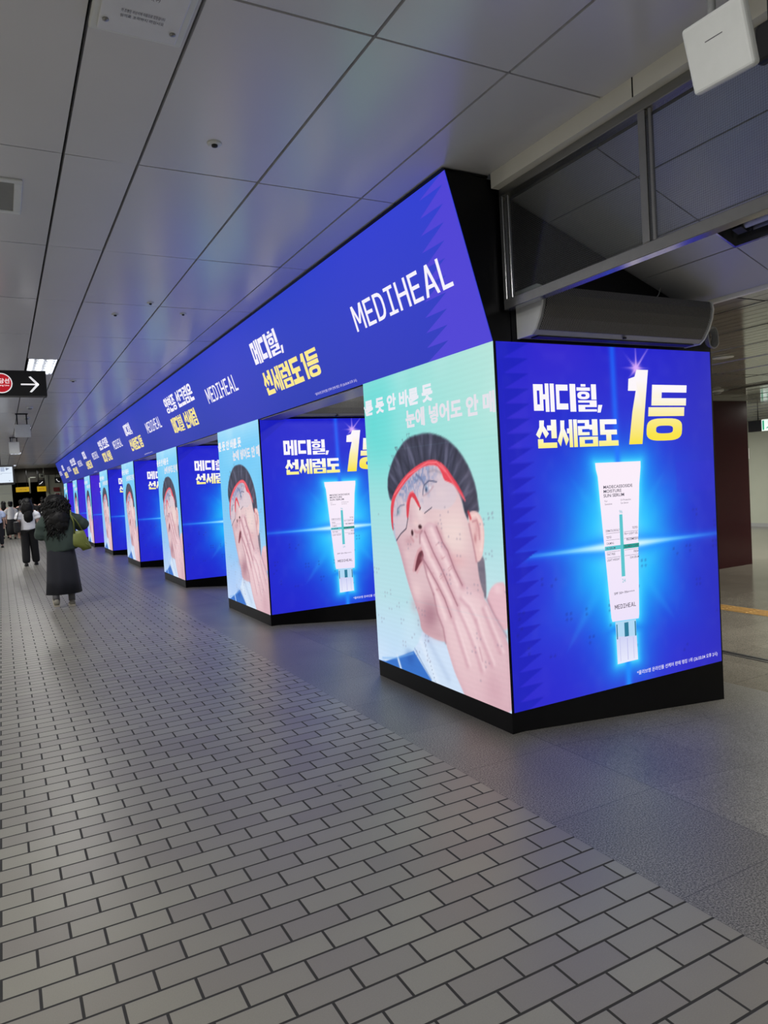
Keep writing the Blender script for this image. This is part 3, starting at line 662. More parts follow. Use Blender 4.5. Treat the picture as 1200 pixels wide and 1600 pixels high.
SIOT = lambda x0, x1, y0, y1: [[(x0 + .30 * (x1 - x0), y1), (x0 + .66 * (x1 - x0), y1), (x0 + .62 * (x1 - x0), y0 + .6 * (y1 - y0)), (x0 + .26 * (x1 - x0), y0), (x0, y0 + .22 * (y1 - y0)), (x0 + .28 * (x1 - x0), y0 + .62 * (y1 - y0))],
                               [(x0 + .40 * (x1 - x0), y0 + .55 * (y1 - y0)), (x0 + .64 * (x1 - x0), y0 + .68 * (y1 - y0)), (x1, y0 + .26 * (y1 - y0)), (x0 + .74 * (x1 - x0), y0 + .02 * (y1 - y0))]]
E_ = [R_(46, 44, 60, 62), R_(56, 0, 74, 100), R_(80, 0, 100, 100)]
NIEUN = [R_(8, 0, 34, 32), R_(8, 0, 100, 19)]
HIEUT = [R_(22, 91, 46, 100), R_(0, 76, 68, 88)] + ring(34, 59, 31, 14, 12, 5)
G = {
 'me': frame_(0, 4, 46, 97, 17, 22) + E_,
 'di': DIGEUT(0, 60, 8, 97, .24) + [R_(70, 0, 100, 100)],
 'hil': HIEUT + [R_(74, 44, 100, 100)] + RIEUL(6, 100, 0, 41),
 'comma': [[(20, 100), (100, 100), (60, 0), (0, 0)]],
 'seon': SIOT(0, 62, 34, 98) + [R_(54, 62, 78, 80), R_(74, 34, 100, 100)] + NIEUN,
 'se': SIOT(0, 56, 4, 97) + [R_(48, 50, 62, 68), R_(59, 0, 76, 100), R_(81, 0, 100, 100)],
 'reom': RIEUL(0, 58, 42, 98) + [R_(58, 62, 76, 80), R_(72, 40, 100, 100)] + frame_(6, 0, 100, 36, 26, 11),
 'do': DIGEUT(8, 94, 42, 99, .32) + [R_(38, 12, 64, 48), R_(0, 0, 100, 20)],
 'one': [[(5, 71), (40, 71), (33, 100), (100, 100), (66, 0), (0, 0), (28, 71)]] if False else [[(4, 72), (34, 72), (54, 0), (0, 0)]],
 'deung': DIGEUT(10, 100, 63, 100, .36) + [R_(3, 44, 96, 60)] + ring(46, 20, 46, 20, 22, 7, 28, .6),
 'yang': ring(32, 72, 32, 27, 11, 10) + [R_(70, 36, 94, 100), R_(90, 76, 100, 88), R_(90, 52, 100, 64)] + ring(52, 17, 46, 17, 20, 6),
 'hyeon': HIEUT + [R_(60, 72, 78, 82), R_(60, 54, 78, 64), R_(74, 36, 100, 100)] + NIEUN,
 'jong': [R_(6, 86, 94, 100), [(38, 86), (62, 86), (40, 56), (8, 54)], [(44, 78), (60, 84), (94, 56), (62, 56)], R_(40, 38, 62, 54), R_(0, 36, 100, 47)] + ring(50, 16, 46, 16, 20, 5),
 'keu': [R_(8, 84, 90, 98), R_(66, 28, 90, 98), R_(12, 56, 80, 68), R_(0, 0, 100, 20)],
 'rim': RIEUL(0, 62, 44, 98) + [R_(72, 40, 100, 100)] + frame_(6, 0, 100, 36, 26, 11),
 'eun': ring(50, 77, 44, 23, 20, 9) + [R_(0, 38, 100, 52)] + NIEUN,
 'M': [R_(0, 0, 14, 100), R_(66, 0, 80, 100), [(0, 100), (16, 100), (47, 26), (33, 26)], [(80, 100), (64, 100), (33, 26), (47, 26)]],
 'E': [R_(0, 0, 14, 100), R_(0, 0, 60, 13), R_(0, 44, 54, 57), R_(0, 87, 60, 100)],
 'I': [R_(22, 0, 36, 100), R_(0, 0, 58, 12), R_(0, 88, 58, 100)],
 'H': [R_(0, 0, 14, 100), R_(56, 0, 70, 100), R_(0, 44, 70, 57)],
 'A': [[(0, 0), (15, 0), (46, 100), (31, 100)], [(77, 0), (62, 0), (31, 100), (46, 100)], R_(16, 24, 62, 36)],
 'L': [R_(0, 0, 14, 100), R_(0, 0, 56, 13)],
}
def dglyph():
    o = [R_(0, 0, 14, 100)]; n = 10
    for k in range(n):
        a, b = -math.pi / 2 + math.pi * k / n, -math.pi / 2 + math.pi * (k + 1) / n
        f = lambda t, rx, ry: (22 + rx * math.copysign(abs(math.cos(t)) ** .75, math.cos(t)), 50 + ry * math.copysign(abs(math.sin(t)) ** .75, math.sin(t)))
        o.append([f(a, 44, 50), f(b, 44, 50), f(b, 30, 37), f(a, 30, 37)])
    return o + [R_(10, 0, 24, 13), R_(10, 87, 24, 100)]
G['D'] = dglyph()
def logo_polys(x0, y0, x1, y1):
    W = {'M': 80, 'E': 60, 'D': 66, 'I': 58, 'H': 70, 'A': 77, 'L': 56}; o = []; x = 0
    for ch in 'MEDIHEAL':
        o += [[(px + x, py) for px, py in q] for q in G[ch]]; x += W[ch] + 15
    x -= 15
    return [[(x0 + px / x * (x1 - x0), y0 + py / 100 * (y1 - y0)) for px, py in q] for q in o]
def glyph_polys(key, x0, y0, x1, y1): return [[(x0 + px / 100 * (x1 - x0), y0 + py / 100 * (y1 - y0)) for px, py in q] for q in G[key]]
def row_polys(keys, x0, y0, x1, y1, gap=.06):
    n = sum(.5 if k == ' ' else .28 if k == 'comma' else 1 for k in keys) + gap * (len(keys) - 1); u = (x1 - x0) / n; x = x0; o = []
    for k in keys:
        wd = (.5 if k == ' ' else .28 if k == 'comma' else 1) * u
        if k == 'comma': o += glyph_polys(k, x, y0 - (y1 - y0) * .05, x + wd, y0 + (y1 - y0) * .25)
        elif k != ' ': o += glyph_polys(k, x, y0, x + wd, y1)
        x += wd + gap * u
    return o
_fc = {}
def font_polys(s, offset=0.0):
    if (s, offset) not in _fc:
        c = bpy.data.curves.new('lettering', 'FONT'); c.body = s; c.offset = offset; c.resolution_u = 3
        o = bpy.data.objects.new('lettering', c); COL.objects.link(o)
        dg = bpy.context.evaluated_depsgraph_get(); me = bpy.data.meshes.new_from_object(o.evaluated_get(dg))
        v = np.array([q.co[:2] for q in me.vertices]); f = [tuple(p.vertices) for p in me.polygons]
        v = (v - v.min(0)) / (v.max(0) - v.min(0))
        bpy.data.objects.remove(o); bpy.data.curves.remove(c); bpy.data.meshes.remove(me)
        _fc[(s, offset)] = (v, f)
    return _fc[(s, offset)]
def poly_mesh(name, polys, col, W=1.0, H=1.0, z=.003, grad=None):
    vs, fs = [], []
    for q in polys:
        fs.append(list(range(len(vs), len(vs) + len(q)))); vs += [(a * W, b * H, z) for a, b in q]
    return flat_mesh(name, vs, fs, col, grad)
def flat_mesh(name, vs, fs, col, grad=None):
    me = bpy.data.meshes.new(name); me.from_pydata(vs, [], fs)
    b = bmesh.new(); b.from_mesh(me)
    for f in b.faces:
        f.normal_update()
    bmesh.ops.reverse_faces(b, faces=[f for f in b.faces if f.normal.z < 0]); b.to_mesh(me); b.free()
    me.materials.append(M['led']); n = len(me.vertices)
    c = np.tile(np.array(col, float), (n, 1))
    if grad:
        col2, y0, y1 = grad; y = np.array([v.co.y for v in me.vertices]); t = np.clip((y - y0) / (y1 - y0), 0, 1)[:, None]; c = np.array(col2, float) * (1 - t) + c * t
    set_col(me, lin(c)); return me
def text_mesh(name, s, x0, y0, x1, y1, col, W, H, offset=0.0, z=.003, shear=0.0):
    v, f = font_polys(s, offset)
    vs = [((x0 + a * (x1 - x0)) * W, (y0 + b * (y1 - y0) + shear * a) * H, z) for a, b in v]
    return flat_mesh(name, vs, f, col)

# ------------------------------------------------------------------ LED columns
H_ = ZT - ZB; NW = PW - .03
FOOT = '*올리브영 온라인몰 선케어 판매 랭킹 1위 (26.03.04 오후 2시)'
# pictures and their lettering, as mesh data in the plane of each screen
ME = {}
ME['portrait_a'] = paint_portrait(True).mesh('corridor_screen'); ME['portrait_b'] = paint_portrait(False).mesh('corridor_screen')
ME['prod_a'] = paint_product(0, True).mesh('side_screen'); ME['prod_b'] = paint_product(1, False).mesh('side_screen'); ME['prod_c'] = paint_product(2, False).mesh('side_screen')
line1 = []
for k, x0, x1 in (('me', .139, .226), ('di', .234, .319), ('hil', .324, .412)): line1 += glyph_polys(k, x0, .812, x1, .89)
line1 += glyph_polys('comma', .414, .809, .438, .831)
line2 = []
for k, x0, x1 in (('seon', .142, .229), ('se', .232, .319), ('reom', .322, .411), ('do', .415, .506)): line2 += glyph_polys(k, x0, .712, x1, .79)
ME['head1'] = poly_mesh('headline_text', line1, (250, 246, 252), NW, H_)
ME['head2'] = poly_mesh('headline_text', line2, (252, 250, 250), NW, H_, grad=((250, 238, 120), .712 * H_, .76 * H_))
one = [[(.562, .873), (.600, .873), (.604, .895), (.567, .905)], [(.567, .905), (.604, .895), (.660, .895), (.665, .936), (.608, .936)], [(.600, .873), (.604, .895), (.660, .895), (.622, .714), (.557, .714)]]
one = [[(.562, .873), (.594, .873), (.557, .714), (.622, .714), (.665, .936), (.608, .936), (.596, .915), (.567, .905)]]
one = [[(.562, .873), (.600, .873), (.602, .906), (.567, .908)], [(.567, .908), (.602, .906), (.659, .906), (.665, .936), (.608, .936), (.597, .915)], [(.600, .873), (.602, .906), (.659, .906), (.640, .81), (.579, .81)], [(.579, .81), (.640, .81), (.622, .714), (.557, .714)]]
deung = [[(.652 + a / 100 * .2 + (b - 50) / 100 * .022, .722 + b / 100 * .17) for a, b in q] for q in G['deung']]
ME['rank'] = poly_mesh('rank_numeral', one + deung, (252, 246, 250), NW, H_, grad=((248, 226, 60), .735 * H_, .86 * H_))
ME['foot'] = text_mesh('footnote_text', FOOT, .547, .020, .975, .035, (236, 232, 250), NW, H_, .004)
def tube_meshes():
    W, H = NW, H_
    tp = smooth(TUBE[5:8] , 0)
    bodyp = [TUBE]
    o = {}
    o['tube'] = poly_mesh('tube_body', bodyp, (250, 238, 250), W, H, .002, grad=((236, 226, 250), .19 * H, .6 * H))
    o['cap'] = poly_mesh('tube_cap', [CAP], (206, 210, 244), W, H, .0022, grad=((232, 234, 252), .07 * H, .15 * H)); o['neck'] = poly_mesh('tube_neck', [NECKT], (176, 216, 244), W, H, .0022)
    for k, q in enumerate((R_(.505, .075, .508, .14), R_(.47, .075, .472, .145), R_(.535, .075, .537, .14))): o['capline%d' % k] = poly_mesh('cap_ridge', [q], (186, 188, 234), W, H, .003)
    for k, q in enumerate((R_(.457, .142, .462, .186), R_(.545, .142, .551, .186), R_(.495, .145, .515, .187))): o['neckmark%d' % k] = poly_mesh('neck_mark', [q], (40, 120, 150), W, H, .003)
    teal = [[(.494, .509), (.509, .509), (.510, .325), (.493, .325)], [(.42, .419), (.497, .419), (.497, .407), (.419, .407)]]
    o['bar'] = poly_mesh('tube_cross', teal, (90, 196, 206), W, H, .003)
    o['bar2'] = poly_mesh('tube_cross', [[(.507, .419), (.584, .419), (.583, .406), (.507, .406)]], (30, 160, 150), W, H, .0032)
    ink = (70, 66, 84)
    cnt = [0]
    def t(s, x0, y0, x1, y1, off=.0, col=ink, name='tube_lettering'):
        cnt[0] += 1; o['line%02d' % cnt[0]] = text_mesh(name, s, x0, y0, x1, y1, col, W, H, off, .004)
    t('MADECASSOSIDE', .425, .588, .563, .597, .012); t('MOISTURE', .425, .5755, .509, .5845, .012); t('SUN SERUM', .424, .5625, .521, .572, .012)
    t('For', .428, .549, .441, .554); t('Sensitive', .428, .540, .462, .545); t('UV Protection', .503, .549, .552, .554); t('Sun Serum', .503, .540, .540, .545)
    t('SPF 50+ PA++++', .453, .274, .551, .281, .008)
    for s, x0, x1, y in (('DERMATOLOGICALLY', .427, .492, .461), ('TESTED', .428, .452, .442), ('CALMING', .428, .462, .424), ('IN SERUM', .427, .468, .4095), ('TINT FREE', .427, .466, .392), ('LIGHT WEIGHT', .428, .487, .375),
                         ('TESTED', .553, .58, .463), ('PA++ LIGHT GEL', .514, .58, .447), ('BLEMISH', .524, .58, .43), ('BLEMISH CARE', .514, .58, .4095), ('FRESH', .556, .58, .392), ('SUN SERUM', .537, .58, .375)):
        t(s, x0, y, x1, y + .0065, .004)
    t('96', .494, .512, .509, .522, 0, (120, 190, 205), 'tube_number'); t('24', .494, .307, .510, .318, 0, (120, 190, 205), 'tube_number')
    rules = [R_(.427, .456, .492, .4568), R_(.512, .456, .581, .4568), R_(.427, .4365, .49, .4372), R_(.512, .4365, .581, .4372), R_(.427, .402, .49, .4028), R_(.512, .402, .58, .4028), R_(.427, .385, .49, .3858), R_(.512, .385, .58, .3858)]
    o['logo'] = poly_mesh('tube_wordmark', logo_polys(.453, .231, .555, .244), (60, 56, 72), W, H, .004)
    for k, q in enumerate(rules): o['rule%d' % k] = poly_mesh('printed_rule', [q], ink, W, H, .004)
    return o
TM = tube_meshes()
T1 = lambda col: text_mesh('slogan_text', '바른 듯 안 바른 듯', -.07, .882, .6, .938, col, PL, H_, .045)
def clip0(me):
    b = bmesh.new(); b.from_mesh(me)
    for co, no in (((0, 0, 0), (-1, 0, 0)), ((PL, 0, 0), (1, 0, 0))):
        bmesh.ops.bisect_plane(b, geom=b.verts[:] + b.edges[:] + b.faces[:], plane_co=co, plane_no=no, clear_outer=True)
    b.to_mesh(me); b.free(); set_col_flat(me); return me
def set_col_flat(me): pass
ME['slog1'] = clip0(T1((232, 234, 242)))
ME['slog2'] = clip0(text_mesh('slogan_text', '눈에 넣어도 안 매운', .38, .813, 1.08, .872, (226, 224, 232), PL, H_, .045))

def led_column(y, label):
    root = empty('advertising_column', (PX, y, 0))  # a column of the corridor row, clad with LED screens
    # black cabinet: column body, sloping head, corner trims
    b = MB()
    b.box(.012, PW - .012, .012, PL - .012, ZB, ZT)
    zz = lambda x: slz(PX + x) - .02
    b.prism([(.137, ZT), (PW, ZT), (PW, 2.53), (1.66, 2.53), (1.62, zz(1.62)), (.17, zz(.17)), (.137, 3.1)], 0.0, PL, 'y')
    b.box(0, .012, -.001, .012, ZB, ZT); b.box(PW - .014, PW, -.001, .012, ZB, ZT); b.box(0, .012, PL - .012, PL, ZB, ZT); b.box(.012, PW - .012, 0, .012, ZT - .012, ZT)
    b.build('cabinet', M['black'], root)
    p = MB()
    fz = lambda x: -max(0, (x + PX - RX)) * RK
    p.prism([(.0, fz(0)), (RX - PX, 0), (PW, fz(PW)), (PW, ZB), (0, ZB)], 0.0, PL, 'y'); p.build('plinth', M['plinth'], root)
    # corridor side picture: x runs from the far edge to the near edge
    cs = link('corridor_screen', ME['portrait_b'], root); cs.location = (-.003, PL - .002, ZB); cs.rotation_euler = (math.pi / 2, 0, -math.pi / 2)
    cs['label'] = 'lit picture of a man in a clear red framed visor with a hand over the mouth'
    for k in ('slog1', 'slog2'):
        o = link('slogan_text', ME[k], cs)
    ss = link('side_screen', ME['prod_b'], root); ss.location = (.015, -.003, ZB); ss.rotation_euler = (math.pi / 2, 0, 0)
    ss['label'] = 'lit blue picture of a white tube with headline lettering'
    for k in ('head1', 'head2', 'rank', 'foot'): link(ME[k].name.split('.')[0], ME[k], ss)
    for k in TM: link(TM[k].name.split('.')[0], TM[k], ss)
    return root
ords = ['nearest and largest LED column, at the right of the picture', 'second LED column from the front, showing the tube beside the nearest one', 'third LED column from the front', 'fourth LED column from the front', 'fifth LED column from the front', 'sixth LED column from the front, third from the far end', 'seventh LED column, last but one, with a purple side screen', 'eighth and farthest LED column, by the end of the banner']
proto = None
for k, y in enumerate(PY):
    if k == 0:
        proto = led_column(y, ords[0]); o = proto
    else:
        o = copy_tree(proto); o.location = (PX, y, 0)
    tag(o, ords[k], 'advertising column', 'LED advertising columns')
for ch in proto.children:
    if ch.name.startswith('corridor_screen'): ch.data = ME['portrait_a']
    if ch.name.startswith('side_screen'): ch.data = ME['prod_a']
for o in list(COL.objects):
    if o.parent and o.parent.name.startswith('advertising_column') and o.name.startswith('side_screen') and o.parent.location.y > 24: o.data = ME['prod_c']

# ------------------------------------------------------------------ LED banner above the columns
BY0, BY1 = 3.321, 35.0
BA, BB = Vector((2.527, 0, ZT)), Vector((2.259, 0, 3.183))
ban = empty('led_banner', (PX, BY0, ZT))
tag(ban, 'long blue LED banner leaning out over the row of columns', 'advertising banner')
BL = (BB - BA).length
b = MB(); b.prism([(.003, .001), (BB.x - PX + .003, BB.z - ZT), (BB.x - PX + .01, BB.z - ZT + .006), (.13, .90), (.13, .003)], 0, BY1 - BY0, 'y'); b.build('banner_housing', M['black'], ban)
for ya, yb in zip(PY[:-1], PY[1:]):
    b = MB(); b.box(.02, .27, ya + PL + .01 - BY0, yb - .01 - BY0, -.012, .0); b.build('soffit_panel', M['soffit'], ban)
b = MB(); b.prism([(-.285, .924), (-.262, .914), (.02, .914), (.02, .924)], 0, BY1 - BY0, 'y'); b.build('shadow_line_strip', M['black'], ban)  # black strip standing in for the shadow line under the ceiling
# screen mesh, local x along the corridor from the far end towards the viewer
def banner_screen():
    ns, nt_ = 400, 9; L = BY1 - BY0
    dist = np.concatenate([np.linspace(0, 3, 200), np.linspace(3.05, L, ns - 200)])
    vs = []; cs = []
    for i, dd in enumerate(dist):
        for j in range(nt_):
            t = j / (nt_ - 1); vs.append((L - dd, t * BL, 0))
            c = np.array((46., 62., 205.)); f_ = min(dd / 22, 1) ** .7 * .75; c = c * (1 - f_) + np.array((40., 58., 158.)) * f_  # far-end dimming from the LED viewing angle, painted into the colours
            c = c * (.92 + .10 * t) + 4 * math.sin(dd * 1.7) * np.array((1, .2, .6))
            cs.append(c)
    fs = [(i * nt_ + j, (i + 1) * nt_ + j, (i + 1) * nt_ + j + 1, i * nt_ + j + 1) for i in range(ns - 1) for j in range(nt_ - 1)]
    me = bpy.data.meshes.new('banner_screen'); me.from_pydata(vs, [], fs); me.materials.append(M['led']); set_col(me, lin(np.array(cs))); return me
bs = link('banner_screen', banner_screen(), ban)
ex, ey = Vector((0, -1, 0)), (BB - BA).normalized(); ez = ex.cross(ey)
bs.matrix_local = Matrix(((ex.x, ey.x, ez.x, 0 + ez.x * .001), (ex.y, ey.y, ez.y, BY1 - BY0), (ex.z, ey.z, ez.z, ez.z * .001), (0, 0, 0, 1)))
X = lambda y: BY1 - y          # banner x of a place along the corridor
# violet end of the picture with its saw-tooth border
pts = [(X(3.325), 1.0), (X(3.325), 0.0), (X(4.08), 0.0)]
t = .012
while t < 1.0:
    pts.append((X(3.335 + (1 - t) * .44), t + .004)); 
    t2 = min(t + .094, 1.0); pts.append((X(3.335 + (1 - t2) * .44 + .24), t2)); t = t2
viol = []
n = len(pts)
tt = .012; prev = 0.0
while prev < 1.0:
    t2 = min(prev + .094, 1.0)
    tipx = X(3.345 + (1 - prev) * .43); inx = X(3.345 + (1 - t2) * .43 + .245)
    viol.append([(X(3.325), prev), (tipx, prev), (inx, t2) if False else (X(3.345 + (1 - prev) * .43 + .25), prev), (X(3.345 + (1 - t2) * .43), t2), (X(3.325), t2)])
    prev = t2
viol = [[(a, q) for a, q in p] for p in viol]
link('violet_border', poly_mesh('violet_border', [[p[0], p[2], p[3], p[4]] for p in viol], (78, 66, 212), 1.0, BL, .0015), bs)
def place_b(name, polys, col, grad=None): return link(name, poly_mesh(name, polys, col, 1.0, BL, .003, grad), bs)
WH, YE = (244, 240, 252), (250, 232, 140)
for k in range(8):
    c = 4.807 + 4.292 * k
    if c < BY1 - .1: place_b('wordmark', logo_polys(X(c), .392, X(c - 1.285), .586), WH)
for k in range(4):
    d = 8.54 * k
    place_b('headline_text', row_polys(['me', 'di', 'hil', 'comma'], X(7.06 + d), .535, X(6.235 + d), .776), WH)
    place_b('headline_text', row_polys(['seon', 'se', 'reom', 'do'], X(7.01 + d), .199, X(6.01 + d), .443), YE)
    place_b('headline_text', glyph_polys('deung', X(5.86 + d), .2, X(5.60 + d), .44), YE)
    place_b('headline_text', [[(X(5.965 + d), .37), (X(5.935 + d), .44), (X(5.875 + d), .44), (X(5.875 + d), .2), (X(5.93 + d), .2), (X(5.93 + d), .37)]], YE)
    link('footnote_text', text_mesh('footnote_text', FOOT, X(5.89 + d), .033, X(5.055 + d), .062, (214, 206, 244), 1.0, BL, .004), bs)
    e = 8.58 * k
    if 11.42 + e < BY1:
        place_b('headline_text', row_polys(['yang', 'hyeon', 'jong'], X(11.43 + e), .535, X(10.72 + e), .777), WH)
        place_b('headline_text', row_polys(['seon', 'keu', 'rim', 'eun'], X(10.62 + e), .535, X(9.67 + e), .777), WH)
        place_b('headline_text', row_polys(['me', 'di', 'hil'], X(11.41 + e), .2, X(10.71 + e), .447), YE)
        place_b('headline_text', row_polys(['seon', 'se', 'reom'], X(10.58 + e), .2, X(9.88 + e), .447), YE)

# ------------------------------------------------------------------ air curtains above the side screens
def curtain_mats():
    m = bpy.data.materials.new('perforated_grille'); m.use_nodes = True; nt = m.node_tree; b = nt.nodes['Principled BSDF']
    tc = nt.nodes.new('ShaderNodeTexCoord'); vo = nt.nodes.new('ShaderNodeTexVoronoi'); vo.inputs['Scale'].default_value = 110; vo.inputs['Randomness'].default_value = 0.0
    mp = nt.nodes.new('ShaderNodeMapping'); mp.inputs['Rotation'].default_value = (math.pi / 4, 0, 0); 
    mp.inputs['Scale'].default_value = (1, 0, 1); mp.inputs['Rotation'].default_value = (0, math.pi / 4, 0); nt.links.new(tc.outputs['Object'], mp.inputs[0]); nt.links.new(mp.outputs[0], vo.inputs['Vector']); vo.voronoi_dimensions = '3D'
    lt = nt.nodes.new('ShaderNodeMath'); lt.operation = 'LESS_THAN'; lt.inputs[1].default_value = 0.44; nt.links.new(vo.outputs['Distance'], lt.inputs[0])
    mx = nt.nodes.new('ShaderNodeMixRGB'); mx.inputs[1].default_value = (*S(128, 128, 128), 1); mx.inputs[2].default_value = (*S(22, 22, 22), 1); nt.links.new(lt.outputs[0], mx.inputs[0])
    nt.links.new(mx.outputs[0], b.inputs['Base Color']); b.inputs['Roughness'].default_value = 0.5
    return m
M['grille'] = curtain_mats()
prof = [(0, 0), (-.12, 0), (-.155, .025), (-.195, .085), (-.222, .15), (-.232, .205), (-.225, .25), (-.19, .268), (0, .268)]
def air_curtain(y, label):
    root = empty('air_curtain', (2.70, y - .001, 2.285)); L = 1.42
    for xa in (0, L - .012):
        b = MB(); b.prism(prof, xa, xa + .012, 'x'); b.build('end_cap', M['white_plastic'], root)
    inn = [(q[0] * .97, .004 + q[1] * .97) for q in prof]
    b = MB(); b.prism(inn, .012, L - .012, 'x'); b.build('housing', M['grey_plastic'], root)
    g = MB(); arc = prof[2:7]; arc = [(q[0] - .0015, q[1]) for q in arc]
    pp = []
    for a, c in zip(arc[:-1], arc[1:]):
        for s in range(3): pp.append((a[0] + (c[0] - a[0]) * s / 3, a[1] + (c[1] - a[1]) * s / 3))
    pp.append(arc[-1])
    xs_ = (.035, L - .035)
    back = [(q[0] + .01, q[1]) for q in pp][::-1]
    g.prism(pp + back, xs_[0], xs_[1], 'x'); g.build('grille', M['grille'], root)
    o = MB(); o.box(.06, L - .06, -.115, -.05, -.004, .002); o.build('outlet_slot', M['dark_plastic'], root)
    o = MB(); o.disc((L / 2, -.14, .013), [(.012, -.01), (.012, .0), (.002, .001)], 'z', 12); o.build('sensor_eye', M['dark_plastic'], root)
    return root
alabs = ['white air curtain with a dark perforated grille above the nearest LED column', 'air curtain glimpsed above the second LED column']
ac = air_curtain(PY[0], 0); tag(ac, alabs[0], 'air curtain', 'air curtains over the passages')
for k, y in enumerate(PY[1:4]):
    o = copy_tree(ac); o.location = (2.70, y - .001, 2.285); tag(o, alabs[1] if k == 0 else ('sliver of air curtain above the third LED column', 'sliver of air curtain above the fourth LED column')[k - 1], 'air curtain', 'air curtains over the passages')
# its cable, plug box
root = empty('cable_coil', (4.33, PY[0] - .012, 2.30)); tag(root, 'coiled grey cable with plug at the top right corner of the nearest column', 'cable')
b = MB(); b.tube([(-.20, -.03, .24), (-.12, -.03, .245), (-.06, -.025, .23), (-.045, -.02, .19), (-.05, -.02, .15), (-.045, -.022, .12)], .007, 8); b.build('lead', M['dark_plastic'], root)
b = MB(); b.bbox(-.07, -.02, -.035, 0, .105, .165, .006); b.build('plug', M['grey_plastic'], root)
b = MB()
for k in range(5):
    pts = []
    for i in range(25):
        a = 2 * math.pi * i / 24; pts.append((.0 + (.035 + .004 * k) * math.cos(a) + .004 * math.sin(3 * a + k), -.014 - .008 * k, .055 + (.055 + .004 * k) * math.sin(a)))
    b.tube(pts, .006, 7, cap=False)
b.build('coil', M['grey_plastic'], root)
b = MB(); b.tube([(-.5, .0, .26 + .02), (-.48, -.02, .315), (-.46, -.02, .36)], .004, 6); b.build('wire_end', M['grey_plastic'], root)
# ------------------------------------------------------------------ things on the ceilings
def sprinkler(x, y, label, r=.028):
    root = empty('sprinkler', (x, y, CZ))
    b = MB(); b.disc((0, 0, 0), [(r, .002), (r, -.004), (r * .8, -.008), (r * .45, -.008)], 'z', 24); b.build('rosette', M['white_plastic'], root)
    b = MB(); b.disc((0, 0, 0), [(r * .42, -.006), (r * .4, -.016), (r * .15, -.02)], 'z', 16); b.build('head', M['dark_plastic'], root)
    tag(root, label, 'sprinkler', 'ceiling sprinklers')
for x, y, l, r in ((1.041, 3.502, 'nearest round ceiling sprinkler, in the panel left of the banner end', .036), (1.055, 7.06, 'small ceiling sprinkler farther along the ceiling than the nearest one', .032),
                (1.283, 6.569, 'flat ceiling disc beside the panel seam, right of the second sprinkler', .03), (1.638, 6.887, 'flat ceiling disc in the panels closest to the banner', .03), (1.025, 11.107, 'dark little ceiling disc beyond the arrow sign', .045)):
    sprinkler(x, y, l, r)
# emergency light panel
root = empty('emergency_light', (.555, 2.19, CZ)); tag(root, 'white emergency light panel set in the ceiling at the top left', 'emergency light')
b = MB(); b.bbox(-.162, .162, -.60, .585, -.02, .0, .006); b.build('housing', M['white_plastic'], root)
b = MB(); b.bbox(-.137, .137, -.58, .565, -.026, -.018, .004); b.build('cover', M['deadlamp'], root)
def down_text(name, s, x0, x1, y0, y1, m, parent, z, off=0.0):
    v, f = font_polys(s, off)
    me = bpy.data.meshes.new(name); me.from_pydata([(x0 + a * (x1 - x0), y0 + (y1 - y0) * c, z) for a, c in v], [], f); me.materials.append(M[m]); return link(name, me, parent)
# reads upright for someone walking along the corridor: letter tops towards the viewer
b = MB(); z = -.0275
for q in ((-.075, .075, .29, .295), (-.075, .075, .14, .145), (-.075, -.071, .14, .295), (.071, .075, .14, .295)): b.box(q[0], q[1], q[2], q[3], z, z + .002)
b.build('lettering_frame', M['ink'], root)
down_text('lettering', 'EMERGENCY', -.062, .062, .265, .225, 'ink', root, z); down_text('lettering', '비상조명등', -.055, .055, .21, .165, 'ink', root, z)
down_text('lettering', '대한전기(주)', -.04, .04, .345, .318, 'ink', root, z, .01)
down_text('lettering', '이 조명은 비상시에 자동으로 점등됩니다', -.072, .075, .437, .417, 'ink', root, z); down_text('lettering', '임의로 조작하지 마십시오', -.072, .075, .465, .447, 'ink', root, z)
for sx in (-.115, .115):
    b = MB(); b.disc((sx, .50, -.024), [(.011, .0), (.011, -.006), (.006, -.008)], 'z', 14); b.build('screw', M['steel'], root)
# air vent
root = empty('air_vent', (-.03, 4.49, CZ)); tag(root, 'louvred ceiling air vent at the left edge', 'air vent')
b = MB()
for q in ((-.25, .25, -.245, -.205), (-.25, .25, .205, .245), (-.25, -.21, -.205, .205), (.21, .25, -.205, .205)): b.bbox(*q, -.012, .0, .003, 1)
b.build('frame', M['white_plastic'], root)
b = MB(); b.box(-.21, .21, -.205, .205, -.003, -.002); b.build('back_plate', M['void'], root)
b = MB()
for k in range(16):
    yy = -.198 + .0264 * k; b.add([(-.21, yy, -.002), (.21, yy, -.002), (.21, yy + .016, -.011), (-.21, yy + .016, -.011)], [(0, 1, 2, 3)])
b.build('louvre', M['grey_plastic'], root)
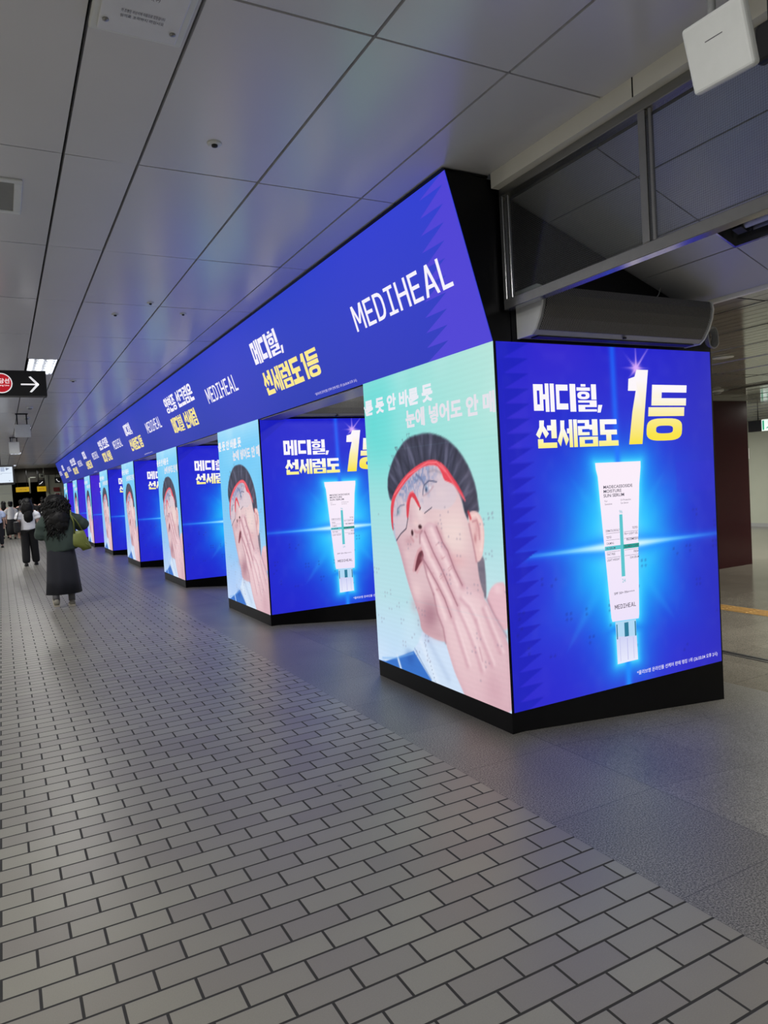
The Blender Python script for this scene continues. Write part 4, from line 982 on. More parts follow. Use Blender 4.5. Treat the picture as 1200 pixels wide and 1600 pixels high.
# smoke detectors and hanging antennas along the service strip
def detector(x, y, z, label, r=.055):
    root = empty('smoke_detector', (x, y, z)); tag(root, label, 'smoke detector', 'smoke detectors')
    b = MB(); b.disc((0, 0, 0), [(r, .0), (r, -.014), (r * .8, -.022)], 'z', 24); b.build('base', M['white_plastic'], root)
    b = MB(); b.disc((0, 0, 0), [(r * .6, -.02), (r * .55, -.045), (r * .2, -.052)], 'z', 20); b.build('sensing_chamber', M['grey_plastic'], root)
detector(.57, 14.2, CZ, 'white smoke detector on the strip just beyond the arrow sign'); detector(.57, 15.9, CZ, 'white smoke detector farther along the strip beyond the arrow sign')
detector(9.2, 6.9, 2.55, 'white domed detector on the side hall ceiling above the red partition', .09)
def hung_antenna(x, y, z, wd, ht, label):
    root = empty('hanging_antenna', (x, y, CZ)); tag(root, label, 'antenna', 'antennas hung over the corridor')
    b = MB(); b.bbox(-wd / 2, wd / 2, -.03, .03, z - CZ, z - CZ + ht, .008); b.build('panel', M['white_plastic'], root)
    for s in (-1, 1):
        b = MB(); b.tube([(s * wd * .3, .01, 0), (s * wd * .3, .01, z - CZ + ht)], .012, 8); b.build('hanger', M['dark_plastic'], root)
    b = MB(); b.bbox(-wd * .4, wd * .4, -.01, .06, -.02, .0, .004); b.build('mount_plate', M['dark_plastic'], root)
hung_antenna(.46, 15.2, 2.75, .27, .24, 'flat grey antenna panel hung beyond the arrow sign'); hung_antenna(.40, 20.6, 2.78, .24, .30, 'farther flat antenna panel hung above the monitor')
# downlight in the side hall ceiling, recessed lamp in the sloping ceiling
root = empty('downlight', (6.4, 4.72, 2.548)); tag(root, 'round downlight in the side hall strip ceiling', 'downlight')
b = MB(); b.disc((0, 0, 0), [(.10, .0), (.10, -.006), (.085, -.008)], 'z', 26); b.build('trim_ring', M['white_plastic'], root)
b = MB(); b.disc((0, 0, 0), [(.08, -.006), (.07, -.012), (.01, -.014)], 'z', 22); b.build('lens', M['deadlamp'], root)
root = empty('recessed_light', (3.67, 2.05, slz(3.67))); tag(root, 'switched off recessed strip light in the sloping ceiling at the right edge', 'ceiling light')
root.rotation_euler.y = math.atan(SLK)
b = MB()
for q in ((-.095, -.082, -.62, .62, -.006, .10), (.082, .095, -.62, .62, -.006, .10), (-.095, .095, .607, .62, -.006, .10), (-.095, .095, -.62, -.607, -.006, .10)): b.box(*q)
b.box(-.095, .095, -.62, .62, .10, .104, 1)
b.build('housing', [M['alu'], M['void']], root)
b = MB(); b.prism([(-.06, .09), (-.045, .03), (-.03, .09)], -.6, .6, 'y'); b.prism([(.03, .09), (.045, .03), (.06, .09)], -.6, .6, 'y'); b.build('reflector', M['mirror'], root)
b = MB(); b.tube([(0, -.57, .045), (0, .50, .045)], .018, 12); b.build('lamp_tube', M['deadlamp'], root)
b = MB(); b.bbox(-.03, .03, .50, .56, .02, .09, .004); b.build('lamp_holder', M['dark_plastic'], root)

# ------------------------------------------------------------------ white antenna panel near the camera
root = empty('wall_antenna', (2.0, 1.45, CZ)); tag(root, 'tilted square white antenna panel hung from the ceiling at the top right', 'antenna')
TLp, BLp, BRp, TRp = Vector((1.94, 1.525, 2.825)), Vector((2.0, 1.522, 2.645)), Vector((2.0, 1.324, 2.638)), Vector((1.94, 1.318, 2.82))
ctr = (TLp + BRp) / 2; ay = (BRp - BLp).normalized(); az = (TLp - BLp); az = (az - ay * az.dot(ay)).normalized(); an = ay.cross(az)
pm = Matrix(((ay.x, az.x, an.x, ctr.x - 2.0), (ay.y, az.y, an.y, ctr.y - 1.45), (ay.z, az.z, an.z, ctr.z - CZ), (0, 0, 0, 1)))
sgn = 1 if (pm.to_3x3() @ Vector((0, 0, 1))).x < 0 else -1
b = MB(); b.bbox(-.102, .102, -.096, .096, -.018, .018, .012, 3); o = b.build('panel', M['white_plastic'], root); o.matrix_local = pm
b = MB(); b.box(-.03, .028, .028, .030, .018 * sgn - .001, .018 * sgn + .001); o = b.build('maker_line', M['ink'], root); o.matrix_local = pm
b = MB(); b.disc((0, 0, 0), [(.05, -.018 * sgn), (.05, -.035 * sgn), (.03, -.05 * sgn)], 'z', 20); o = b.build('back_boss', M['grey_plastic'], root); o.matrix_local = pm
b = MB(); b.tube([(.0, .03, -.38), (.03, .04, -.30), (.03, .04, -.2), (.03, .04, 0)], .012, 10); b.build('hanger', M['grey_plastic'], root)
b = MB(); b.disc((.03, .04, 0), [(.05, .0), (.05, -.012), (.02, -.016)], 'z', 20); b.build('ceiling_plate', M['grey_plastic'], root)
root = empty('cable_clamp', (2.22, 1.42, CZ)); tag(root, 'black cable clamp behind the white antenna panel at the frame edge', 'clamp')
b = MB(); b.tube([(0, 0, 0), (0, 0, -.42)], .014, 10); b.build('rod', M['dark_plastic'], root)
b = MB(); b.bbox(-.02, .02, -.07, .05, -.45, -.33, .012); b.build('jaw', M['dark_plastic'], root)

# ------------------------------------------------------------------ hanging signs
def flat_xz(name, polys, m, parent, y, n_front=True):
    b = MB()
    for q in polys:
        b.prism(q, y, y + .002, 'y')
    return b.build(name, M[m], parent)
def xz_text(name, s, x0, x1, z0, z1, m, parent, y, off=0.0):
    v, f = font_polys(s, off)
    me = bpy.data.meshes.new(name); me.from_pydata([(x0 + a * (x1 - x0), y, z0 + c * (z1 - z0)) for a, c in v], [], f); me.materials.append(M[m]); return link(name, me, parent)
def circ(cx, cz, r, n=36): return [(cx + r * math.cos(2 * math.pi * k / n), cz + r * math.sin(2 * math.pi * k / n)) for k in range(n)]
root = empty('direction_sign', (0, 8.0, 2.57)); tag(root, 'black hanging direction sign with a white arrow and a red roundel', 'sign')
b = MB(); b.bbox(-1.9, .487, 0, .14, 0, .245, .004, 1); b.build('sign_box', M['sign'], root)
b = MB(); b.box(.47, .489, -.003, .143, -.002, .247); b.box(-1.9, .489, -.003, .0, .242, .248); b.build('edge_frame', M['dark_plastic'], root)
arrow = [[(.258, .105), (.405, .105), (.405, .119), (.258, .119)], [(.332, .186), (.350, .191), (.418, .119), (.418, .105), (.398, .110)], [(.332, .038), (.350, .033), (.418, .105), (.418, .119), (.398, .114)]]
flat_xz('arrow', arrow, 'signwhite', root, -.004)
flat_xz('roundel', [circ(.086, .122, .098)], 'signwhite', root, -.004); flat_xz('roundel_face', [circ(.086, .122, .089)], 'signred', root, -.006)
xz_text('lettering', '분당선', .016, .158, .118, .168, 'signwhite', root, -.008, .02); xz_text('lettering', 'Bundang Line', .020, .154, .088, .108, 'signwhite', root, -.008, .01)
for xx in (-1.4, -.2):
    b = MB(); b.tube([(xx, .07, .24), (xx, .07, CZ - 2.57)], .012, 8); b.build('hanger', M['steel'], root)
# monitor
root = empty('monitor', (0, 20.0, 1.985)); tag(root, 'hanging monitor with a white map picture at the left edge', 'monitor')
b = MB(); b.bbox(-.55, .345, 0, .07, 0, .49, .01); b.build('case', M['dark_plastic'], root)
me = bpy.data.meshes.new('screen'); me.from_pydata([(-.52, -.003, .055), (.31, -.003, .055), (.31, -.003, .44), (-.52, -.003, .44)], [], [(0, 1, 2, 3)]); me.materials.append(M['monitor']); set_col(me, lin(np.tile(np.array((222., 234., 248.)), (4, 1)))); link('screen', me, root)
def mon(name, polys, col):
    vs, fs = [], []
    for q in polys: fs.append(list(range(len(vs), len(vs) + len(q)))); vs += [(a, -.005, c) for a, c in q]
    me = bpy.data.meshes.new(name); me.from_pydata(vs, [], fs); me.materials.append(M['monitor']); set_col(me, lin(np.tile(np.array(col, float), (len(vs), 1)))); return link(name, me, root)
mon('map_blocks', [R_(-.1, .30, .02, .42), R_(.05, .33, .14, .43)], (176, 190, 214)); mon('map_route', [[(.16, .42), (.25, .40), (.17, .35)], [(-.3, .10), (.08, .27), (.08, .275), (-.3, .105)], R_(-.5, .285, .29, .29)], (120, 132, 156)); mon('map_mark', [R_(.22, .09, .245, .105), R_(-.4, .1, -.05, .106)], (110, 120, 140))
for xx in (-.3, .05):
    b = MB(); b.tube([(xx, .035, .48), (xx, .035, CZ - 1.985)], .018, 8); b.build('hanger', M['dark_plastic'], root)
# exit sign in the side hall
root = empty('exit_sign', (14.0, 9.8, 2.12)); tag(root, 'green and white running man exit sign hung in the side hall', 'exit sign')
b = MB(); b.bbox(-.002, .10, -1.2, .0, 0, .235, .006, 1); b.build('housing', M['dark_plastic'], root)
b = MB(); b.box(-.008, -.002, -.72, -.315, 0.0, .235); b.build('lit_face', M['exitwhite'], root)
def yz(name, polys, m, x):
    b = MB()
    for q in polys: b.prism(q, x - .003, x, 'x')
    b.build(name, M[m], root)
yz('running_figure', [R_(-.37, .02, -.335, .215), circ(-.475, .182, .021, 16), [(-.45, .16), (-.50, .155), (-.52, .09), (-.475, .085)], [(-.49, .10), (-.52, .08), (-.555, .03), (-.535, .02), (-.50, .06)], [(-.48, .10), (-.46, .06), (-.42, .045), (-.42, .065), (-.45, .08)], [(-.5, .155), (-.545, .13), (-.55, .10), (-.535, .105), (-.53, .12)], R_(-.69, .05, -.58, .185)], 'exitgreen', -.008)
for yy in (-.2, -1.0):
    b = MB(); b.tube([(.05, yy, .23), (.05, yy, .44)], .01, 8); b.build('hanger', M['dark_plastic'], root)
root = empty('notice', (17.295, 12.42, 1.86)); tag(root, 'small white notice on the pale wall of the side hall', 'notice')
b = MB(); b.box(-.006, .0, -.33, .0, -.28, .0); b.build('sheet', M['paper'], root)
b = MB()
for k, (a, c) in enumerate(((-.28, -.06), (-.27, -.10), (-.29, -.15), (-.26, -.2))): b.box(-.008, -.006, a, -.05, c - .022, c)
b.build('print', M['ink'], root)

M['rednote'] = mat('matt_red_notice', (120, 30, 32), 0.6, var=.05)
# ------------------------------------------------------------------ far end signs
def box_sign(name, x0, x1, y, z0, z1, m, label, cat, extra=None, dep=.12):
    root = empty(name, ((x0 + x1) / 2, y, z0)); tag(root, label, cat)
    h = (x1 - x0) / 2
    b = MB(); b.bbox(-h, h, 0, dep, 0, z1 - z0, .006, 1); b.build('sign_box', M[m], root)
    if name in ('overhead_sign', 'telephone_sign', 'escalator_sign'):
        for s in (-1, 1):
            t = MB(); t.tube([(s * h * .7, dep / 2, z1 - z0 - .01), (s * h * .7, dep / 2, CZ - z0)], .012, 8); t.build('hanger', M['dark_plastic'], root)
    if extra: extra(root, h, z1 - z0)
    return root
def yellow_words(root, h, z): xz_text('lettering', '나가는 곳  Exit', -h * .6, h * .6, z * .3, z * .7, 'ink', root, -.004)
box_sign('overhead_sign', .69, 1.27, 39.0, 2.07, 2.30, 'yellow', 'longer yellow overhead sign left of the thin door frame', 'sign', yellow_words)
box_sign('overhead_sign', 1.62, 2.02, 39.0, 2.05, 2.29, 'yellow', 'shorter yellow overhead sign right of the thin door frame', 'sign', yellow_words)
def phone(root, h, z):
    b = MB(); pts = [(-.05, -.006, .20), (-.075, -.006, .17), (-.04, -.006, .11), (.03, -.006, .06), (.06, -.006, .075)]; b.tube(pts, [.02, .012, .012, .012, .02], 8); b.build('handset_symbol', M['signwhite'], root)
box_sign('telephone_sign', 2.42, 2.72, 38.8, 2.42, 2.70, 'sign', 'small black telephone sign by the far end of the banner', 'sign', phone)
def escal(root, h, z):
    b = MB(); b.tube([(-.10, -.006, .07), (-.03, -.006, .10), (.06, -.006, .19)], .014, 8); b.build('escalator_symbol', M['signwhite'], root)
box_sign('escalator_sign', 1.68, 1.98, 39.1, 2.34, 2.62, 'sign', 'small black escalator sign above the shorter yellow sign', 'sign', escal)
box_sign('red_notice', 2.36, 2.64, 39.28, 2.02, 2.22, 'rednote', 'small red notice on the pale far wall', 'notice', None, .03)
box_sign('poster', 2.40, 2.66, 39.30, 1.72, 1.96, 'paper', 'pale poster under the red notice on the far wall', 'poster', lambda r, h, z: flat_xz('print', [R_(-h * .7, z * .5, h * .7, z * .85), R_(-h * .7, z * .15, h * .4, z * .4)], 'rednote', r, -.004), .02)
# camera on a pale post at the far end
root = empty('security_camera', (1.95, 38.9, CZ)); tag(root, 'pale security camera on a bracket at the far end of the ceiling', 'security camera')
b = MB(); b.tube([(0, 0, 0), (0, 0, -.25), (.03, -.03, -.32)], .02, 8); b.build('bracket', M['wall'], root)
b = MB(); b.bbox(-.20, .02, -.07, .07, -.50, -.30, .03); b.build('housing', M['wall'], root)
b = MB(); b.disc((-.09, -.07, -.40), [(.045, .0), (.045, -.03), (.03, -.035)], 'y', 14); b.build('lens', M['dark_plastic'], root)
# area lamp without a fixture under the far end ceiling
area('lamp', (1.4, 39.2, 3.1), (0, 0, 0), .4, .4, 6.0)

# ------------------------------------------------------------------ people
FM = dict(sockc=mat('grey_sock_knit', (96, 96, 98), 0.9, var=.08, vscale=40), skin=mat('skin', (205, 165, 150), 0.5, var=0.04, vscale=20), hair=mat('black_hair', (11, 10, 10), 0.55, 0.0, 0.25, var=0.3, vscale=30, bump=.5, bscale=60, stretch=(1, 1, .15)),
          green=mat('dark_green_cotton', (48, 62, 56), 0.85, var=0.12, vscale=9, bump=.3, bscale=30), navy=mat('dark_navy_skirt_cloth', (22, 24, 34), 0.8, var=0.15, vscale=7),
          white=mat('white_cotton', (225, 226, 230), 0.85, var=0.04, vscale=12, bump=.2, bscale=30), blackc=mat('black_trouser_cloth', (16, 16, 19), 0.85, var=0.2, vscale=8), lace=mat('white_lace_cloth', (205, 205, 205), 0.9, var=0.15, vscale=60),
          olive=mat('olive_leather', (104, 112, 46), 0.5, var=0.12, vscale=14), blackl=mat('black_leather', (20, 20, 22), 0.4, var=0.1), shoe=mat('grey_sneaker', (120, 116, 104), 0.7, var=0.15, vscale=30), sole=mat('pale_sole', (180, 172, 155), 0.7, var=0.05), earw=mat('white_earphone', (235, 235, 238), 0.3, var=0.02),
          blue=mat('pale_blue_shirt', (170, 184, 215), 0.85, var=0.06), grey=mat('charcoal_cloth', (38, 38, 42), 0.85, var=0.15), beige=mat('beige_cloth', (186, 170, 150), 0.85, var=0.08))
def skin_mesh(name, V, E_, Rr, m, parent, lvl=2, root=0):
    me = bpy.data.meshes.new(name); me.from_pydata(V, E_, [])
    o = bpy.data.objects.new(name, me); COL.objects.link(o)
    sk = o.modifiers.new('skin', 'SKIN'); sk.use_smooth_shade = True
    for i, r in enumerate(Rr):
        d = me.skin_vertices[0].data[i]; d.radius = r if isinstance(r, tuple) else (r, r); d.use_root = (i == root)
    ss = o.modifiers.new('sub', 'SUBSURF'); ss.levels = lvl; ss.render_levels = lvl
    dg = bpy.context.evaluated_depsgraph_get(); m2 = bpy.data.meshes.new_from_object(o.evaluated_get(dg)); m2.name = name
    bpy.data.objects.remove(o); bpy.data.meshes.remove(me)
    m2.materials.clear(); m2.materials.append(m)
    for p in m2.polygons: p.use_smooth = True
    return link(name, m2, parent)
def loft(name, rings, m, parent, n=40, fold=0.0, k=9, open_=True, seed=0):
    b = MB(); vs = []
    for (cx, cy, z, rx, ry, f) in rings:
        for i in range(n):
            t = 2 * math.pi * i / n; g = 1 + f * fold * (math.sin(k * t + seed) + .5 * math.sin((k + 4) * t + 2 * seed))
            vs.append((cx + rx * g * math.cos(t), cy + ry * g * math.sin(t), z))
    fs = [(i * n + j, i * n + (j + 1) % n, (i + 1) * n + (j + 1) % n, (i + 1) * n + j) for i in range(len(rings) - 1) for j in range(n)]
    fs.append(tuple(range((len(rings) - 1) * n, len(rings) * n)))
    fs.append(tuple(range(n))[::-1])
    b.add(vs, fs, 0, True); return b.build(name, m, parent)
def curls(name, m, parent, seeds, base, seed=1):
    """hair: smooth scalp lobes plus many wavy locks"""
    rnd = random.Random(seed); b = MB()
    for (c, r) in base:
        q = bmesh.new(); bmesh.ops.create_icosphere(q, subdivisions=4, radius=1.0)
        for v in q.verts:
            d = v.co.copy(); nn = noise.noise(d * 3.1 + Vector((seed, 0, 0))) * .09 + noise.noise(d * 8 + Vector((0, seed, 0))) * .05
            v.co = Vector((c[0] + d.x * r[0] * (1 + nn), c[1] + d.y * r[1] * (1 + nn), c[2] + d.z * r[2] * (1 + nn)))
        b.bm(q, 0, True)
    for (p, d, L, amp, r) in seeds:
        p = Vector(p); d = Vector(d); pts = []; ph = rnd.random() * 6; f = rnd.uniform(1.5, 3.0)
        for i in range(9):
            s = i / 8; pts.append(p + d * L * s + Vector((amp * math.sin(ph + f * 6.28 * s), amp * math.cos(ph * 1.3 + f * 6.28 * s), -.35 * L * s * s)))
        b.tube(pts, [r * (1 - .75 * (i / 8) ** 2) for i in range(9)], 6)
    return b.build(name, m, parent)

def body(parent, h, arms, legs, lean=0.0, headdy=.03, headdz=0.0, fingers=True):
    """one continuous skinned figure; arms: {side: (elbow, wrist, fingertip direction)}; +y is forward"""
    k = h / 1.64
    V = [(0, .01, .90 * k), (0, .015 + lean * .3, 1.04 * k), (0, .015 + lean * .6, 1.20 * k), (0, .01 + lean * .9, 1.33 * k), (0, lean + headdy * .4, 1.41 * k), (0, lean + headdy, (1.47 + headdz) * k), (0, lean + headdy * 1.5, (1.555 + headdz) * k), (0, lean + headdy * 1.5, (1.62 + headdz) * k)]
    Rr = [(.105 * k, .07 * k), (.095 * k, .065 * k), (.115 * k, .08 * k), (.10 * k, .07 * k), (.048 * k, .048 * k), (.062 * k, .07 * k), (.076 * k, .092 * k), (.045 * k, .055 * k)]
    E_ = [(i, i + 1) for i in range(7)]
    def add(p, r, par):
        V.append(tuple(p)); Rr.append(r if isinstance(r, tuple) else (r, r)); E_.append((par, len(V) - 1)); return len(V) - 1
    # nose, ears
    hc = Vector(V[6]); n1 = add(hc + Vector((0, .098 * k, -.015 * k)), .012 * k, 6)
    for s in (-1, 1): add(hc + Vector((s * .088 * k, 0, -.012 * k)), (.012 * k, .018 * k), 6)
    for s in (-1, 1):
        hip = add((s * .085 * k, 0, .84 * k), .075 * k, 0); kn, an, toe = legs[s]
        a = add(kn, .056 * k, hip); cal = add((Vector(kn) * .62 + Vector(an) * .38) + Vector((0, -.02, 0)), .054 * k, a); a2 = add(an, .036 * k, cal); heel = add(Vector(an) + (Vector(toe) - Vector(an)) * .3, .034 * k, a2); add(toe, .028 * k, heel)
        sh = add((s * .165 * k, V[3][1], 1.32 * k), .058 * k, 3); el, wr, fd = arms[s]
        e = add(el, .040 * k, sh); fm = add(Vector(el) * .65 + Vector(wr) * .35, .038 * k, e); wv = add(wr, .026 * k, fm)
        fd = Vector(fd).normalized(); side = fd.cross(Vector((0, 0, 1)) if abs(fd.z) < .8 else Vector((0, 1, 0))).normalized()
        palm = add(Vector(wr) + fd * .05, (.034 * k, .020 * k), wv)
        if fingers:
            pc = Vector(V[palm]); up_ = side.cross(fd)
            for j, L in ((-1.5, .062), (-.5, .075), (.5, .080), (1.5, .070)):
                b0 = add(pc + fd * .045 + side * j * .019, .0095, palm); b1 = add(Vector(V[b0]) + fd * L * .55 - up_ * .008, .0085, b0); add(Vector(V[b1]) + fd * L * .4 - up_ * .018, .007, b1)
            t0 = add(pc + side * .042 + fd * .002, .011, palm); add(Vector(V[t0]) + side * .018 + fd * .035, .009, t0)
    return skin_mesh('body', V, E_, Rr, FM['skin'], parent)
def garment(name, rings, sleeves, m, parent, voxel=.016, fold=.02, k=6, seed=0):
    b = MB(); n = 36; vs = []
    for (cx, cy, z, rx, ry) in rings:
        for i in range(n):
            t = 2 * math.pi * i / n; g = 1 + fold * (math.sin(k * t + seed + z * 3) + .6 * math.sin((k + 3) * t - z * 9 + seed))
            vs.append((cx + rx * g * math.cos(t), cy + ry * g * math.sin(t), z + (.02 * math.sin(t + 1.2) if z == rings[0][2] else 0)))
    fs = [(i * n + j, i * n + (j + 1) % n, (i + 1) * n + (j + 1) % n, (i + 1) * n + j) for i in range(len(rings) - 1) for j in range(n)]
    fs += [tuple(range((len(rings) - 1) * n, len(rings) * n)), tuple(range(n))[::-1]]
    b.add(vs, fs, 0, True)
    for pts, rr in sleeves:
        P = [Vector(q) for q in pts]; Q = []; RR = []
        for i in range(len(P) - 1):
            for s in range(6):
                t = s / 6; Q.append(P[i].lerp(P[i + 1], t)); RR.append((rr[i] * (1 - t) + rr[i + 1] * t) * (1 + .05 * math.sin(7 * (i + t) + seed)))
        Q.append(P[-1]); RR.append(rr[-1]); b.tube(Q, RR, 16)
    o = b.build(name, m, parent)
    rm = o.modifiers.new('union', 'REMESH'); rm.mode = 'VOXEL'; rm.voxel_size = voxel; rm.use_smooth_shade = True
    sm = o.modifiers.new('smooth', 'SMOOTH'); sm.factor = .5; sm.iterations = 4
    dg = bpy.context.evaluated_depsgraph_get(); m2 = bpy.data.meshes.new_from_object(o.evaluated_get(dg)); m2.name = name; old = o.data
    o.modifiers.clear(); o.data = m2; bpy.data.meshes.remove(old)
    m2.materials.clear(); m2.materials.append(m)
    for f in m2.polygons: f.use_smooth = True
    return o
def face(parent, c, k=1.0):
    for s in (-1, 1):
        b = MB(); b.disc((c[0] + s * .031 * k, c[1] + .085 * k, c[2] + .004), [(.011, -.006), (.010, .001), (.004, .004)], 'y', 12); b.build('eye', M['signwhite' if False else 'dark_plastic'], parent)
    b = MB(); b.tube([(c[0] - .022, c[1] + .086 * k, c[2] - .055 * k), (c[0], c[1] + .09 * k, c[2] - .057 * k), (c[0] + .022, c[1] + .086 * k, c[2] - .055 * k)], [.003, .006, .003], 8); b.build('mouth', M['signred'], parent)
def shoe(parent, x, y, z, pitch=0.0, mt='shoe', L=.25):
    b = MB()
    secs = [(-.06, .034, .075), (-.03, .040, .085), (.02, .040, .088), (.07, .042, .065), (.12, .046, .048), (.165, .040, .038), (.19, .022, .026)]
    n = 14; vs = []
    for (yy, wd, ht) in secs:
        for i in range(n):
            t = 2 * math.pi * i / n; zz = max(0.012, ht / 2 + ht / 2 * math.sin(t)); vs.append((wd * math.cos(t), yy * L / .25, zz))
    fs = [(i * n + j, i * n + (j + 1) % n, (i + 1) * n + (j + 1) % n, (i + 1) * n + j) for i in range(len(secs) - 1) for j in range(n)] + [tuple(range(n))[::-1], tuple(range((len(secs) - 1) * n, len(secs) * n))]
    b.add(vs, fs, 0, True)
    o = b.build('shoe', FM[mt], parent); o.location = (x, y, z); o.rotation_euler.x = pitch
    s = MB(); s.prism([(-.036, -.068), (.036, -.068), (.044, .02), (.050, .11), (.036, .18), (.0, .2), (-.036, .18), (-.050, .11), (-.044, .02)], 0, .02, 'z'); s.build('sole', FM['sole' if mt == 'shoe' else mt], o)
    return o

# the woman in the green top
W = empty('person', (.70, 11.25, 0), -.02); tag(W, 'woman walking away in a dark green top, long dark skirt and big curly black hair', 'person')
k = 1.0
body(W, 1.57, {1: ((.33, .02, 1.15), (.17, .24, 1.17), (-.5, .8, .25)), -1: ((-.235, .03, 1.03), (-.10, .26, 1.12), (.5, .8, .25))}, {1: ((.10, .03, .46), (.11, .02, .085), (.12, .15, .03)), -1: ((-.09, -.02, .47), (-.10, -.14, .14), (-.10, -.05, .04))}, .03, .05, -.02)
face(W, (0, .105, 1.47), .95)
loft('skirt', [(.015, -.02, .19, .235, .20, 1), (.015, -.015, .40, .215, .19, .9), (.015, -.01, .62, .20, .175, .6), (.01, 0, .80, .185, .155, .3), (0, .01, .95, .165, .13, .1)], FM['navy'], W, 48, .03, 6)
garment('shirt', [(.035, .0, .80, .205, .165), (.035, 0, .90, .215, .17), (.02, .005, 1.04, .215, .165), (.01, .01, 1.18, .205, .15), (0, .02, 1.27, .19, .125), (0, .03, 1.33, .13, .10), (0, .035, 1.375, .075, .075)],
        [([(.13, .02, 1.275), (.25, .02, 1.215), (.33, .02, 1.15), (.285, .13, 1.13)], (.085, .095, .088, .075)), ([(-.13, .02, 1.275), (-.205, .02, 1.16), (-.235, .03, 1.03), (-.185, .12, 1.04)], (.085, .09, .085, .07))], FM['green'], W, .014, .022, 5, 1)
rnd = random.Random(4); seeds = []
for i in range(420):
    zz = rnd.uniform(1.17, 1.53); a = rnd.uniform(math.pi * .9, math.pi * 2.1); wz = .175 if zz > 1.3 else .175 - (1.3 - zz) * .35
    x, y = wz * math.cos(a) * rnd.uniform(.85, 1.03), .03 - max(0, 1.36 - zz) * .28 + .15 * math.sin(a) * rnd.uniform(.9, 1.03)
    seeds.append(((x - .015, y, zz), (x * .55, (y - .03) * .35, -.9), rnd.uniform(.10, .20), rnd.uniform(.010, .022), rnd.uniform(.007, .013)))
for i in range(90):
    a = rnd.uniform(0, 6.28); q = rnd.uniform(.3, 1); x, y = .13 * q * math.cos(a), .05 + .12 * q * math.sin(a)
    seeds.append(((x - .015, y, 1.60 - .05 * q), (x * 3, (y - .05) * 3, -.35), rnd.uniform(.08, .14), rnd.uniform(.008, .016), .010))
curls('hair', FM['hair'], W, seeds, [((-.015, .045, 1.475), (.165, .15, .135)), ((-.015, -.005, 1.36), (.18, .13, .15)), ((.0, -.08, 1.24), (.15, .115, .14)), ((.02, -.115, 1.17), (.11, .08, .12))], 3)
b = MB(); b.bbox(-.205, -.185, -.012, .012, 1.325, 1.375, .006); b.build('earphone', FM['earw'], W)
for q in ([(.11, .02, .07), (.11, .02, .14), (.107, .02, .21)], [(-.10, -.14, .12), (-.10, -.14, .17), (-.098, -.12, .22)]):
    b = MB(); b.tube(q, [.044, .046, .05], 14); b.build('sock', FM['sockc'], W)
shoe(W, .11, .0, 0, 0); shoe(W, -.10, -.14, .055, .45)
# her bag
B = empty('shoulder_bag', (.945, 11.17, .80), -.1); tag(B, 'olive green leather shoulder bag on the arm of the woman in green', 'bag')
b = MB(); n = 20; vs = []
secs = [(-.02, .02, .012, .0), (.0, .135, .055, .0), (.03, .15, .068, .02), (.09, .135, .062, .03), (.15, .10, .045, .03), (.185, .075, .03, .02), (.19, .06, .02, .02)]
for (zz, rx, ry, sh) in secs:
    for i in range(n):
        t = 2 * math.pi * i / n; g = 1 + .05 * math.sin(5 * t + zz * 40); vs.append((rx * g * math.cos(t) + .03 - sh, ry * g * math.sin(t), zz * 1.25 + .03 + .03 * math.cos(t) * (-1 if zz < .1 else 0)))
fs = [(i * n + j, i * n + (j + 1) % n, (i + 1) * n + (j + 1) % n, (i + 1) * n + j) for i in range(len(secs) - 1) for j in range(n)] + [tuple(range(n))[::-1], tuple(range((len(secs) - 1) * n, len(secs) * n))]
b.add(vs, fs, 0, True); b.build('pouch', FM['olive'], B)
for dx, yy in ((-.045, -.035), (.075, .02)):
    b = MB(); b.tube([(dx, yy, .235), (-.045 + (dx + .045) * .35, yy - .03, .40), (-.075, yy * .5 - .045, .50), (-.075, .02 + yy * .3, .565), (-.07, .12, .50)], .009, 8); b.build('strap', FM['olive'], B)
b = MB(); b.tube([(.09, -.05, .09), (.145, -.05, .04), (.155, -.05, .0)], .006, 6); b.build('zip_pull', FM['olive'], B)

# the woman in the white T-shirt
W = empty('person', (.545, 19.25, 0), .03); tag(W, 'woman in a white T-shirt and wide black trousers with long straight black hair', 'person')
body(W, 1.60, {1: ((.215, -.02, 1.06), (.215, .07, .84), (-.1, .15, -1)), -1: ((-.22, -.02, 1.06), (-.21, .06, .84), (.1, .15, -1))}, {1: ((.10, .07, .47), (.125, .12, .08), (.13, .24, .03)), -1: ((-.09, .0, .47), (-.10, -.06, .09), (-.10, .06, .03))}, .0, .02)
face(W, (0, .03, 1.50), .95)
garment('t_shirt', [(0, 0, .87, .172, .14), (0, 0, 1.0, .16, .13), (0, .01, 1.14, .165, .13), (0, .015, 1.27, .165, .115), (0, .012, 1.335, .12, .09), (0, .01, 1.38, .065, .065)],
        [([(.12, .01, 1.27), (.20, 0, 1.21), (.222, -.01, 1.12)], (.08, .08, .078)), ([(-.12, .01, 1.27), (-.20, 0, 1.21), (-.222, -.01, 1.12)], (.08, .08, .078))], FM['white'], W, .014, .012, 5, 2)
V = [(0, 0, 1.0), (.085, 0, .80), (.10, .05, .47), (.12, .10, .14), (.125, .115, .065), (-.085, 0, .80), (-.09, .0, .47), (-.10, -.04, .14), (-.10, -.055, .065)]
skin_mesh('trousers', V, [(0, 1), (1, 2), (2, 3), (3, 4), (0, 5), (5, 6), (6, 7), (7, 8)], [(.165, .12), (.115, .115), (.10, .10), (.095, .095), (.085, .085), (.115, .115), (.10, .10), (.095, .095), (.085, .085)], FM['blackc'], W)
rnd = random.Random(6); seeds = []
